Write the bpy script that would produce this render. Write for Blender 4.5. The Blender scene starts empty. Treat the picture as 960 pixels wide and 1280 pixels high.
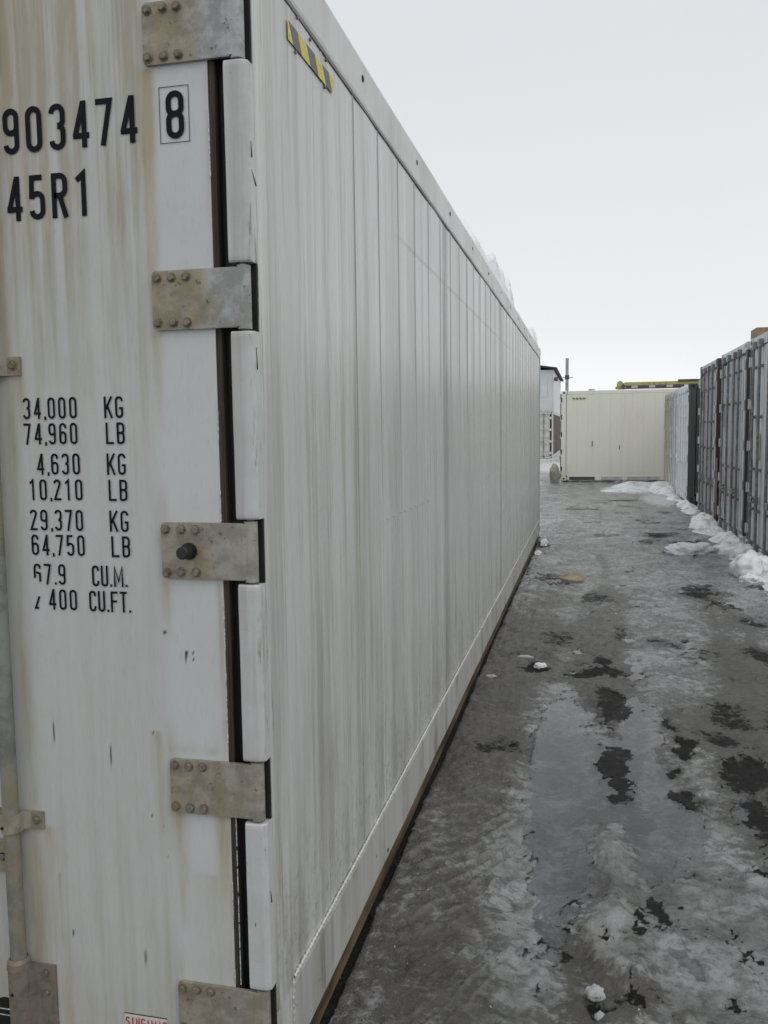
import bpy, bmesh, math, random
import numpy as np
from mathutils import Vector, Matrix
random.seed(7)
RAD = math.radians
S = bpy.context.scene
C = S.collection

# ------------------------------------------------------------ camera
cam = bpy.data.cameras.new('camera'); co = bpy.data.objects.new('camera', cam); C.objects.link(co)
F, YAW, PITCH, ROLL = 1088.27, 0.230918, 0.093434, -0.013486
f = Vector((-math.sin(YAW)*math.cos(PITCH), math.cos(YAW)*math.cos(PITCH), -math.sin(PITCH)))
r = Vector((math.cos(YAW), math.sin(YAW), 0)); u = r.cross(f)
r2 = r*math.cos(ROLL)+u*math.sin(ROLL); u2 = -r*math.sin(ROLL)+u*math.cos(ROLL)
M = Matrix((r2, u2, -f)).transposed().to_4x4(); M.translation = Vector((0.7516, -1.9217, 1.7594))
co.matrix_world = M
cam.sensor_fit = 'VERTICAL'; cam.sensor_height = 36; cam.lens = 36*F/1280
cam.clip_start = 0.05; cam.clip_end = 3000
S.camera = co

# ------------------------------------------------------------ sky and sun
W = bpy.data.worlds.new('World'); S.world = W; W.use_nodes = True
nt = W.node_tree; nt.nodes.clear()
N = nt.nodes.new; Lk = nt.links.new
out = N('ShaderNodeOutputWorld'); bg = N('ShaderNodeBackground'); bg.inputs[1].default_value = 0.1
sky = N('ShaderNodeTexSky'); sky.sky_type = 'NISHITA'; sky.sun_disc = False
sky.sun_elevation = RAD(50); sky.sun_rotation = RAD(125); sky.air_density = 1.0; sky.dust_density = 6
hs = N('ShaderNodeHueSaturation'); hs.inputs['Saturation'].default_value = 0.15
tc = N('ShaderNodeTexCoord'); sx = N('ShaderNodeSeparateXYZ'); cr = N('ShaderNodeValToRGB')
mp = N('ShaderNodeMapping'); mp.inputs['Scale'].default_value = (1, 1, 2.5)
nz = N('ShaderNodeTexNoise'); nz.inputs['Scale'].default_value = 1.4; nz.inputs['Detail'].default_value = 4
Lk(tc.outputs['Generated'], sx.inputs[0]); Lk(tc.outputs['Generated'], mp.inputs[0]); Lk(mp.outputs[0], nz.inputs[0])
ad = N('ShaderNodeMath'); ad.operation = 'MULTIPLY_ADD'; ad.inputs[1].default_value = 0.16; Lk(nz.outputs[0], ad.inputs[0])
Lk(sx.outputs[2], ad.inputs[2]); Lk(ad.outputs[0], cr.inputs[0])
E_ = cr.color_ramp.elements
E_[0].position = 0.0; E_[0].color = (1, 1, 1, 1)
E_[1].position = 1.0; E_[1].color = (0.66, 0.69, 0.71, 1)
for p_, c_ in ((0.08, (0.97, 0.98, 0.985)), (0.20, (0.78, 0.795, 0.81)), (0.45, (0.675, 0.695, 0.718))):
    e = E_.new(p_); e.color = c_+(1,)
mu = N('ShaderNodeMix'); mu.data_type = 'RGBA'; mu.blend_type = 'MULTIPLY'; mu.inputs[0].default_value = 1
mu.inputs[7].default_value = (10, 10, 10, 1); Lk(cr.outputs[0], mu.inputs[6])
mx = N('ShaderNodeMix'); mx.data_type = 'RGBA'; mx.inputs[0].default_value = 0.94
Lk(sky.outputs[0], hs.inputs['Color']); Lk(hs.outputs[0], mx.inputs[6]); Lk(mu.outputs[2], mx.inputs[7])
Lk(mx.outputs[2], bg.inputs[0]); Lk(bg.outputs[0], out.inputs[0])

sl = bpy.data.lights.new('sun', 'SUN'); so = bpy.data.objects.new('sun', sl); C.objects.link(so)
sl.energy = 0.5; sl.angle = RAD(30); sl.color = (1, 0.98, 0.95)
sd = Vector((math.sin(RAD(125))*math.cos(RAD(50)), math.cos(RAD(125))*math.cos(RAD(50)), math.sin(RAD(50))))
so.rotation_euler = sd.to_track_quat('Z', 'Y').to_euler()

S.view_settings.view_transform = 'Standard'; S.view_settings.look = 'None'
S.view_settings.exposure = 0.2; S.view_settings.gamma = 1; S.view_settings.use_curve_mapping = False

# ------------------------------------------------------------ numpy noise
def vnoise(x, y, seed=0):
    x = np.asarray(x, float); y = np.asarray(y, float)
    xi = np.floor(x).astype(np.int64); yi = np.floor(y).astype(np.int64)
    fx = x-xi; fy = y-yi; fx = fx*fx*(3-2*fx); fy = fy*fy*(3-2*fy)
    def h(a, b):
        n = (a*374761393+b*668265263+seed*1442695041) & 0xffffffff
        n = ((n ^ (n >> 13))*1274126177) & 0xffffffff
        n = ((n ^ (n >> 16))*2246822519) & 0xffffffff
        return ((n ^ (n >> 15)) & 0xffff)/65535.0
    return (h(xi, yi)*(1-fx)*(1-fy)+h(xi+1, yi)*fx*(1-fy)+h(xi, yi+1)*(1-fx)*fy+h(xi+1, yi+1)*fx*fy)
def fbm(x, y, o=4, seed=0, g=0.5):
    a = 1; s = 0; t = 0
    for k in range(o):
        s = s+a*vnoise(x*2**k+k*17.3, y*2**k+k*9.1, seed+k); t += a; a *= g
    return s/t
def sstep(a, b, v):
    t = np.clip((v-a)/(b-a), 0, 1); return t*t*(3-2*t)

# ------------------------------------------------------------ materials
class Mat:
    def __init__(s, name):
        s.m = bpy.data.materials.new(name); s.m.use_nodes = True; s.t = s.m.node_tree
        s.b = s.t.nodes['Principled BSDF']; s.out = s.t.nodes['Material Output']
        s.tc = s.t.nodes.new('ShaderNodeTexCoord'); s.co = s.tc.outputs['Object']
    def n(s, k): return s.t.nodes.new(k)
    def l(s, a, b): s.t.links.new(a, b)
    def noise(s, scale, detail=5, rough=0.6, vec=(1, 1, 1), dist=0):
        mp = s.n('ShaderNodeMapping'); mp.inputs['Scale'].default_value = vec; s.l(s.co, mp.inputs[0])
        n = s.n('ShaderNodeTexNoise'); n.inputs['Scale'].default_value = scale; n.inputs['Detail'].default_value = detail
        n.inputs['Roughness'].default_value = rough; n.inputs['Distortion'].default_value = dist
        s.l(mp.outputs[0], n.inputs['Vector']); return n.outputs['Fac']
    def ramp(s, v, a, b, lo=0., hi=1.):
        m = s.n('ShaderNodeMapRange'); m.inputs[1].default_value = a; m.inputs[2].default_value = b
        m.inputs[3].default_value = lo; m.inputs[4].default_value = hi; m.interpolation_type = 'SMOOTHSTEP'
        s.l(v, m.inputs[0]); return m.outputs[0]
    def math(s, op, a, b=0.5):
        m = s.n('ShaderNodeMath'); m.operation = op
        for i, q in enumerate((a, b)):
            if hasattr(q, 'node'): s.l(q, m.inputs[i])
            else: m.inputs[i].default_value = q
        return m.outputs[0]
    def mix(s, fac, a, b, mode='MIX'):
        m = s.n('ShaderNodeMix'); m.data_type = 'RGBA'; m.blend_type = mode
        for i, q in ((0, fac), (6, a), (7, b)):
            if hasattr(q, 'node'): s.l(q, m.inputs[i])
            elif i == 0: m.inputs[0].default_value = q
            else: m.inputs[i].default_value = tuple(q)+(1,)
        return m.outputs[2]
    def attr(s, name):
        a = s.n('ShaderNodeAttribute'); a.attribute_name = name; return a.outputs['Fac']
    def sep(s):
        x = s.n('ShaderNodeSeparateXYZ'); s.l(s.co, x.inputs[0]); return x.outputs
    def color(s, c):
        if hasattr(c, 'node'): s.l(c, s.b.inputs['Base Color'])
        else: s.b.inputs['Base Color'].default_value = tuple(c)+(1,)
    def rough(s, v):
        if hasattr(v, 'node'): s.l(v, s.b.inputs['Roughness'])
        else: s.b.inputs['Roughness'].default_value = v
    def bump(s, h, st=0.3, d=0.01):
        b = s.n('ShaderNodeBump'); b.inputs['Strength'].default_value = st; b.inputs['Distance'].default_value = d
        s.l(h, b.inputs['Height']); s.l(b.outputs[0], s.b.inputs['Normal'])

def painted(name, base, dirt, rust=(0.16, 0.09, 0.035), amount=0.5, streak=14, rough=0.45, rustamt=0.35, sc=1.0, chips=0.0):
    """dirty sheet-metal paint: vertical run-off streaks, blotches, some rust runs"""
    m = Mat(name)
    s1 = m.noise(streak*sc, 6, 0.65, (1, 1, 0.035))
    s2 = m.noise(60*sc, 3, 0.5, (1, 1, 0.03))
    b1 = m.noise(2.2*sc, 5, 0.6)
    f1 = m.math('MULTIPLY', m.ramp(s1, 0.42, 0.72), m.ramp(b1, 0.3, 0.75))
    f2 = m.math('MULTIPLY', m.ramp(s2, 0.5, 0.85), 0.45)
    c = m.mix(m.math('MULTIPLY', m.math('ADD', f1, f2), amount), base, dirt)
    b2 = m.noise(3.1*sc, 6, 0.7)
    r1 = m.math('MULTIPLY', m.ramp(m.noise(9*sc, 6, 0.7, (1, 1, 0.06)), 0.60, 0.72), m.ramp(b2, 0.48, 0.68))
    c = m.mix(m.math('MULTIPLY', r1, rustamt), c, rust)
    if chips:
        ch = m.ramp(m.noise(24*sc, 7, 0.75), 0.72-0.08*chips, 0.74-0.08*chips)
        c = m.mix(ch, c, (0.06, 0.035, 0.02))
    m.color(c); m.rough(m.ramp(b1, 0.2, 0.8, rough-0.08, rough+0.15)); m.bump(m.noise(45, 4, 0.6), 0.12, 0.004)
    return m.m

WHITE = (0.60, 0.605, 0.58)
M_white = painted('dirty_white_paint', WHITE, (0.30, 0.28, 0.23), amount=0.6)

# door panel: attributes painted by hand + noise
def mk_door():
    m = Mat('stained_door_paint')
    base = (0.55, 0.575, 0.575); 
    st, gr, ch = m.attr('stain'), m.attr('grime_and_shade'), m.attr('chip')
    fine = m.noise(130, 4, 0.6, (1, 1, 0.18)); med = m.noise(26, 6, 0.65, (1, 1, 0.12)); blo = m.noise(5, 6, 0.6)
    g = m.math('MULTIPLY', gr, m.ramp(med, 0.25, 0.75, 0.55, 1.3))
    c = m.mix(m.math('MINIMUM', m.math('MULTIPLY', g, 0.95), 1.0), base, (0.37, 0.345, 0.28))
    s_ = m.math('MULTIPLY', st, m.ramp(med, 0.3, 0.7, 0.35, 1.35))
    c = m.mix(m.math('MULTIPLY', m.math('MINIMUM', s_, 1.0), 0.72), c, (0.35, 0.27, 0.135))
    c = m.mix(m.math('MULTIPLY', m.ramp(fine, 0.5, 0.8), 0.16), c, (0.2, 0.19, 0.16))
    c = m.mix(m.math('MULTIPLY', m.ramp(blo, 0.45, 0.7), 0.18), c, (0.38, 0.37, 0.33))
    spk = m.ramp(m.noise(95, 5, 0.7), 0.735, 0.76)
    c = m.mix(m.math('MULTIPLY', spk, 0.75), c, (0.10, 0.08, 0.06))
    c = m.mix(ch, c, (0.02, 0.018, 0.016))
    m.color(c); m.rough(m.ramp(blo, 0.2, 0.8, 0.42, 0.6)); m.bump(m.noise(60, 4, 0.6), 0.10, 0.003)
    return m.m
M_door = mk_door()

def mk_side():
    m = Mat('streaked_side_paint')
    x = m.sep()
    near = m.ramp(x[1], 0.3, 3.0, 1.0, 0.45)
    s1 = m.noise(11, 8, 0.7, (1, 1, 0.035)); s2 = m.noise(46, 6, 0.65, (1, 1, 0.045)); s3 = m.noise(3.2, 4, 0.6, (1, 1, 0.05))
    blo = m.noise(1.3, 6, 0.6); fine = m.noise(220, 3, 0.6, (1, 1, 0.1))
    c = m.mix(m.math('MULTIPLY', m.ramp(s1, 0.46, 0.64), m.math('MULTIPLY', near, 0.52)), (0.60, 0.61, 0.595), (0.33, 0.325, 0.30))
    c = m.mix(m.math('MULTIPLY', m.ramp(s2, 0.5, 0.72), m.math('MULTIPLY', near, 0.62)), c, (0.31, 0.285, 0.24))
    c = m.mix(m.math('MULTIPLY', m.ramp(s3, 0.4, 0.7), 0.35), c, (0.40, 0.40, 0.385))
    c = m.mix(m.math('MULTIPLY', m.ramp(fine, 0.45, 0.75), 0.16), c, (0.22, 0.21, 0.19))
    dr = m.math('MULTIPLY', m.ramp(m.noise(85, 6, 0.7, (1, 1, 0.035)), 0.58, 0.66), m.ramp(m.noise(2.4, 5, 0.65, (1, 1, 0.7)), 0.40, 0.62))
    c = m.mix(m.math('MULTIPLY', dr, 0.55), c, (0.20, 0.18, 0.145))
    br = m.math('MULTIPLY', m.ramp(m.noise(13, 6, 0.7, (1, 1, 0.02)), 0.57, 0.68), near)
    c = m.mix(m.math('MULTIPLY', br, 0.45), c, (0.36, 0.32, 0.25))
    spk = m.ramp(m.noise(150, 5, 0.7, (1, 1, 0.5)), 0.70, 0.74)
    c = m.mix(m.math('MULTIPLY', spk, 0.5), c, (0.15, 0.14, 0.12))
    low = m.ramp(x[2], 1.8, 0.1)
    c = m.mix(m.math('MULTIPLY', m.math('MULTIPLY', low, m.ramp(m.noise(7, 6, 0.65, (1, 1, 0.25)), 0.35, 0.7)), 0.45), c, (0.22, 0.21, 0.185))
    sc = m.math('MULTIPLY', m.ramp(m.noise(30, 7, 0.75, (1, 1, 0.22)), 0.685, 0.71), m.ramp(blo, 0.42, 0.6))
    c = m.mix(m.math('MULTIPLY', sc, 0.8), c, (0.12, 0.11, 0.10))
    # rusty pink scrapes beside the hinge edge
    edge = m.math('MULTIPLY', m.ramp(x[1], 0.16, 0.02), m.ramp(x[2], 2.7, 0.6, 0.3, 1.0))
    rs = m.math('MULTIPLY', edge, m.ramp(m.noise(38, 7, 0.7, (1, 1, 0.07)), 0.56, 0.64))
    c = m.mix(m.math('MULTIPLY', rs, 0.75), c, (0.22, 0.12, 0.085))
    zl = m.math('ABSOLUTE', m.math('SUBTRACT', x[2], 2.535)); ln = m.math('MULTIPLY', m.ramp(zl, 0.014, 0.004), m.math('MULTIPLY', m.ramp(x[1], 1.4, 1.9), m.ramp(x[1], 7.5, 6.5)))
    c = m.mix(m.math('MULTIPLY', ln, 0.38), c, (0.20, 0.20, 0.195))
    spl = m.math('MULTIPLY', m.ramp(x[2], 0.85, 0.30), m.ramp(m.noise(26, 8, 0.8), 0.50, 0.62))
    c = m.mix(m.math('MULTIPLY', spl, 0.55), c, (0.20, 0.185, 0.155))
    sf = m.math('MULTIPLY', m.attr('seam'), m.math('MULTIPLY', m.ramp(x[2], 1.2, 2.7, 0.45, 1.0), m.ramp(m.noise(5, 4, 0.6, (1, 1, 0.3)), 0.3, 0.6, 0.55, 1.0)))
    c = m.mix(m.math('MULTIPLY', sf, 0.85), c, (0.10, 0.10, 0.095))
    m.color(c); m.rough(m.ramp(m.noise(6, 5, 0.6, (1, 1, 0.08)), 0.3, 0.7, 0.24, 0.40))
    m.bump(m.noise(18, 4, 0.6, (1, 1, 0.2)), 0.10, 0.006)
    return m.m
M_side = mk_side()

M_rail = painted('rail_paint', (0.60, 0.605, 0.59), (0.30, 0.285, 0.25), amount=0.55, streak=8, rough=0.38, rustamt=0.45)
M_lowrail = painted('low_rail_paint', (0.46, 0.46, 0.44), (0.16, 0.145, 0.115), amount=1.3, streak=4, rough=0.42, rustamt=1.0, chips=1.0)
def mk_post():
    m = Mat('worn_post_paint'); x = m.sep()
    s1 = m.noise(20, 6, 0.65, (1, 1, 0.04)); b1 = m.noise(4, 6, 0.6)
    c = m.mix(m.math('MULTIPLY', m.ramp(s1, 0.42, 0.68), 0.5), (0.53, 0.54, 0.535), (0.29, 0.28, 0.25))
    c = m.mix(m.math('MULTIPLY', m.ramp(b1, 0.45, 0.7), 0.35), c, (0.35, 0.34, 0.31))
    edge = m.math('MULTIPLY', m.ramp(x[0], -0.014, -0.003), m.ramp(b1, 0.38, 0.6))
    c = m.mix(m.math('MULTIPLY', edge, m.ramp(m.noise(30, 7, 0.72, (1, 1, 0.09)), 0.53, 0.6, 0.0, 0.85)), c, (0.13, 0.10, 0.075))
    ch = m.ramp(m.noise(42, 7, 0.75, (1, 1, 0.5)), 0.67, 0.69)
    c = m.mix(m.math('MULTIPLY', ch, 0.8), c, (0.11, 0.085, 0.06))
    m.color(c); m.rough(m.ramp(b1, 0.3, 0.7, 0.32, 0.5)); m.bump(m.noise(30, 5, 0.65), 0.25, 0.006)
    return m.m
M_post = mk_post()

def mk_metal(name, a, b, c3, rough=0.5, sc=22):
    m = Mat(name)
    n1 = m.noise(sc, 7, 0.65); n2 = m.noise(sc*2.6, 6, 0.7); n3 = m.noise(sc*0.8, 5, 0.6, (1, 1, 0.35))
    c = m.mix(m.ramp(n1, 0.38, 0.62), a, b)
    c = m.mix(m.math('MULTIPLY', m.ramp(n3, 0.48, 0.66), 0.7), c, c3)
    c = m.mix(m.math('MULTIPLY', m.ramp(n2, 0.62, 0.7), 0.6), c, (0.07, 0.05, 0.035))
    m.color(c); m.rough(m.ramp(n1, 0.3, 0.7, rough-0.12, rough+0.15)); m.b.inputs['Metallic'].default_value = 0.15
    m.bump(n2, 0.35, 0.003); return m.m
M_hinge = mk_metal('weathered_zinc_plate', (0.33, 0.31, 0.26), (0.24, 0.215, 0.165), (0.33, 0.26, 0.13))
M_hinge_bare = mk_metal('bare_zinc_plate', (0.36, 0.37, 0.37), (0.25, 0.25, 0.24), (0.30, 0.26, 0.18))
def mk_hinge():
    m = Mat('weathered_hinge_plate'); x = m.sep()
    n1 = m.noise(22, 7, 0.65); n2 = m.noise(60, 6, 0.7); n3 = m.noise(17, 5, 0.6, (1, 1, 0.3)); n4 = m.noise(6, 5, 0.6)
    c = m.mix(m.ramp(n1, 0.38, 0.62), (0.33, 0.30, 0.245), (0.22, 0.195, 0.15))
    c = m.mix(m.math('MULTIPLY', m.ramp(n3, 0.46, 0.62), 0.45), c, (0.30, 0.235, 0.125))
    bl = m.math('MULTIPLY', m.ramp(m.math('ADD', x[0], m.math('MULTIPLY', m.math('SUBTRACT', n4, 0.5), 0.16)), -0.15, -0.08), m.ramp(x[2], 0.9, 2.4, 0.25, 0.95))
    c = m.mix(bl, c, m.mix(m.ramp(n1, 0.35, 0.6), (0.40, 0.42, 0.43), (0.27, 0.275, 0.27)))
    c = m.mix(m.math('MULTIPLY', m.ramp(n2, 0.60, 0.67), 0.7), c, (0.07, 0.045, 0.03))
    m.color(c); m.rough(m.ramp(n1, 0.3, 0.7, 0.38, 0.6)); m.b.inputs['Metallic'].default_value = 0.1
    m.bump(n2, 0.4, 0.003); return m.m
M_hinge = mk_hinge()
M_bolt = mk_metal('dull_bolt_metal', (0.22, 0.205, 0.17), (0.14, 0.12, 0.09), (0.2, 0.14, 0.07), sc=70)
M_rod = mk_metal('dull_rod_metal', (0.235, 0.25, 0.24), (0.165, 0.165, 0.145), (0.27, 0.235, 0.15), sc=16)
M_keeper = mk_metal('brownish_plate', (0.23, 0.20, 0.165), (0.15, 0.13, 0.11), (0.19, 0.13, 0.08), sc=18)

def plain(name, c, rough=0.6, var=0.25, sc=20, bump=0.1, metallic=0, vec=(1, 1, 1)):
    m = Mat(name); n = m.noise(sc, 6, 0.65, vec)
    d = tuple(k*(1-var) for k in c); h = tuple(min(1, k*(1+var)) for k in c)
    m.color(m.mix(m.ramp(n, 0.3, 0.7), d, h)); m.rough(rough); m.b.inputs['Metallic'].default_value = metallic
    if bump: m.bump(n, bump, 0.004)
    return m.m
M_black = plain('black_rubber', (0.014, 0.014, 0.014), 0.55, 0.4)
M_dark = plain('dark_gap', (0.012, 0.011, 0.010), 0.9, 0.4)
M_paintblack = plain('black_lettering', (0.008, 0.009, 0.014), 0.7, 0.2, bump=0); M_paintblack.node_tree.nodes['Principled BSDF'].inputs['Specular IOR Level'].default_value = 0.15
def mk_gasket():
    m = Mat('worn_gasket_rubber')
    s = m.noise(60, 6, 0.7, (1, 1, 0.02)); n = m.noise(90, 6, 0.7, (1, 1, 0.15))
    c = m.mix(m.ramp(s, 0.40, 0.62), (0.020, 0.018, 0.016), (0.085, 0.068, 0.052))
    c = m.mix(m.math('MULTIPLY', m.ramp(n, 0.66, 0.72), 0.8), c, (0.33, 0.32, 0.30))
    m.color(c); m.rough(0.5); m.bump(n, 0.4, 0.003); return m.m
M_gasket = mk_gasket()
M_chrome = plain('worn_white_edge', (0.55, 0.56, 0.56), 0.3, 0.5, sc=120)
M_yellow = plain('faded_yellow_tape', (0.60, 0.52, 0.10), 0.5, 0.18, sc=60)
M_tapeblack = plain('faded_black_tape', (0.085, 0.075, 0.085), 0.45, 0.3, sc=90)
M_sticker = plain('sticker_white', (0.62, 0.60, 0.57), 0.4, 0.05)
M_red = plain('sticker_red', (0.45, 0.03, 0.03), 0.4, 0.1)
M_weld = plain('weld_bead', (0.62, 0.61, 0.58), 0.35, 0.25, sc=140, bump=0.6)
M_wood = plain('wet_dirty_timber', (0.085, 0.056, 0.028), 0.55, 0.85, sc=5, bump=0.4, vec=(3, 0.4, 3))
M_woodpale = plain('pale_timber', (0.24, 0.185, 0.11), 0.7, 0.3, sc=14, bump=0.3, vec=(1, 0.3, 3))

# ------------------------------------------------------------ mesh helpers
class MB:
    def __init__(s): s.v = []; s.f = []; s.mi = []; s.sm = []
    def add(s, vs, fs, mi=0, smooth=False):
        o = len(s.v); s.v += [tuple(v) for v in vs]
        for q in fs: s.f.append([o+k for k in q]); s.mi.append(mi); s.sm.append(smooth)
    def box(s, a, b, mi=0, bev=0.0):
        x0, y0, z0 = [min(a[i], b[i]) for i in range(3)]; x1, y1, z1 = [max(a[i], b[i]) for i in range(3)]
        if bev <= 0:
            s.add([(x0, y0, z0), (x1, y0, z0), (x1, y1, z0), (x0, y1, z0), (x0, y0, z1), (x1, y0, z1), (x1, y1, z1), (x0, y1, z1)],
                  [(3, 2, 1, 0), (4, 5, 6, 7), (0, 1, 5, 4), (1, 2, 6, 5), (2, 3, 7, 6), (3, 0, 4, 7)], mi); return
        bm = bmesh.new(); bmesh.ops.create_cube(bm, size=1)
        for v in bm.verts: v.co = Vector(((x0+x1)/2+v.co.x*(x1-x0), (y0+y1)/2+v.co.y*(y1-y0), (z0+z1)/2+v.co.z*(z1-z0)))
        w = min(bev, 0.45*min(x1-x0, y1-y0, z1-z0))
        bmesh.ops.bevel(bm, geom=bm.edges[:], offset=w, segments=3, profile=0.5, affect='EDGES')
        s.bm(bm, mi)
    def bm(s, bm, mi=0, smooth=False):
        bm.verts.ensure_lookup_table(); bm.verts.index_update()
        s.add([v.co[:] for v in bm.verts], [[v.index for v in q.verts] for q in bm.faces], mi, smooth); bm.free()
    def cyl(s, a, b, ra, rb=None, n=20, mi=0, smooth=True, caps=True):
        rb = ra if rb is None else rb; a = Vector(a); b = Vector(b); d = (b-a).normalized()
        t = Vector((0, 0, 1)) if abs(d.z) < 0.9 else Vector((1, 0, 0)); e = d.cross(t).normalized(); g = d.cross(e)
        vs = []
        for P, rr in ((a, ra), (b, rb)):
            for k in range(n):
                an = 2*math.pi*k/n; vs.append(P+e*math.cos(an)*rr+g*math.sin(an)*rr)
        s.add(vs, [(k, (k+1) % n, n+(k+1) % n, n+k) for k in range(n)], mi, smooth)
        if caps: s.add(vs, [list(range(n))[::-1], list(range(n, 2*n))], mi)
    def prism(s, poly, axis, a, b, mi=0, smooth=False):
        """poly: 2D points in the two other axes (cyclic order), extruded along axis from a to b"""
        def P(p, t):
            return {0: (t, p[0], p[1]), 1: (p[0], t, p[1]), 2: (p[0], p[1], t)}[axis]
        n = len(poly)
        s.add([P(p, a) for p in poly]+[P(p, b) for p in poly], [(k, (k+1) % n, n+(k+1) % n, n+k) for k in range(n)], mi, smooth)
        s.add([P(p, a) for p in poly]+[P(p, b) for p in poly], [list(range(n))[::-1], list(range(n, 2*n))], mi)
    def build(s, name, mats, parent=None, recalc=True):
        me = bpy.data.meshes.new(name); me.from_pydata(s.v, [], s.f)
        if not isinstance(mats, (list, tuple)): mats = [mats]
        for m in mats: me.materials.append(m)
        me.polygons.foreach_set('material_index', s.mi); me.polygons.foreach_set('use_smooth', s.sm)
        if recalc:
            bm = bmesh.new(); bm.from_mesh(me); bmesh.ops.recalc_face_normals(bm, faces=bm.faces[:]); bm.to_mesh(me); bm.free()
        me.update(); o = bpy.data.objects.new(name, me); C.objects.link(o)
        if parent: o.parent = parent
        return o
def grid_obj(name, V, nx, ny, mat, parent=None, attrs=None, smooth=True, extra=None):
    """V: (ny*nx,3) array, row-major"""
    me = bpy.data.meshes.new(name)
    i = np.arange(nx-1)[None, :]+np.arange(ny-1)[:, None]*nx
    q = np.stack([i, i+1, i+nx+1, i+nx], -1).reshape(-1, 4)
    me.vertices.add(len(V)); me.vertices.foreach_set('co', np.ascontiguousarray(V, np.float32).ravel())
    me.loops.add(q.size); me.loops.foreach_set('vertex_index', q.ravel().astype(np.int32))
    me.polygons.add(len(q)); me.polygons.foreach_set('loop_start', np.arange(0, q.size, 4, dtype=np.int32))
    me.polygons.foreach_set('loop_total', np.full(len(q), 4, np.int32))
    me.polygons.foreach_set('use_smooth', np.full(len(q), smooth))
    me.update(calc_edges=True); me.validate()
    for k, a in (attrs or {}).items():
        at = me.attributes.new(k, 'FLOAT', 'POINT'); at.data.foreach_set('value', np.ascontiguousarray(a, np.float32).ravel())
    me.materials.append(mat); o = bpy.data.objects.new(name, me); C.objects.link(o)
    if parent: o.parent = parent
    return o
def thing(name, label, cat, loc=(0, 0, 0), rz=0, group=None):
    o = bpy.data.objects.new(name, None); C.objects.link(o); o.location = loc; o.rotation_euler = (0, 0, rz)
    o.empty_display_size = 0.2
    o['label'] = label; o['category'] = cat
    if group: o['group'] = group
    return o
def tag(o, label=None, cat=None, group=None, kind=None):
    if label: o['label'] = label
    if cat: o['category'] = cat
    if group: o['group'] = group
    if kind: o['kind'] = kind
    return o
def lumpmesh(name, mat, loc, size, seed=0, sub=4, amp=0.25, flat=0.35, fr=1.6, rz=0, parent=None):
    """irregular lump resting on the ground, with a flat underside"""
    bm = bmesh.new(); bmesh.ops.create_icosphere(bm, subdivisions=sub, radius=1)
    from mathutils import noise as mn
    for v in bm.verts:
        p = v.co*fr+Vector((seed*7.1, seed*3.3, seed*5.7))
        d = 1+amp*0.75*mn.noise(p)+amp*0.35*mn.fractal(p*2.7, 1.0, 2.2, 4)
        v.co *= d
        if v.co.z < -flat: v.co.z = -flat
    zmin = min(v.co.z for v in bm.verts)
    for v in bm.verts: v.co = Vector((v.co.x*size[0], v.co.y*size[1], (v.co.z-zmin)*size[2]))
    for q in bm.faces: q.smooth = True
    me = bpy.data.meshes.new(name); bm.to_mesh(me); bm.free(); me.materials.append(mat)
    o = bpy.data.objects.new(name, me); C.objects.link(o); o.location = loc; o.rotation_euler = (0, 0, rz)
    if parent: o.parent = parent
    return o

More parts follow.
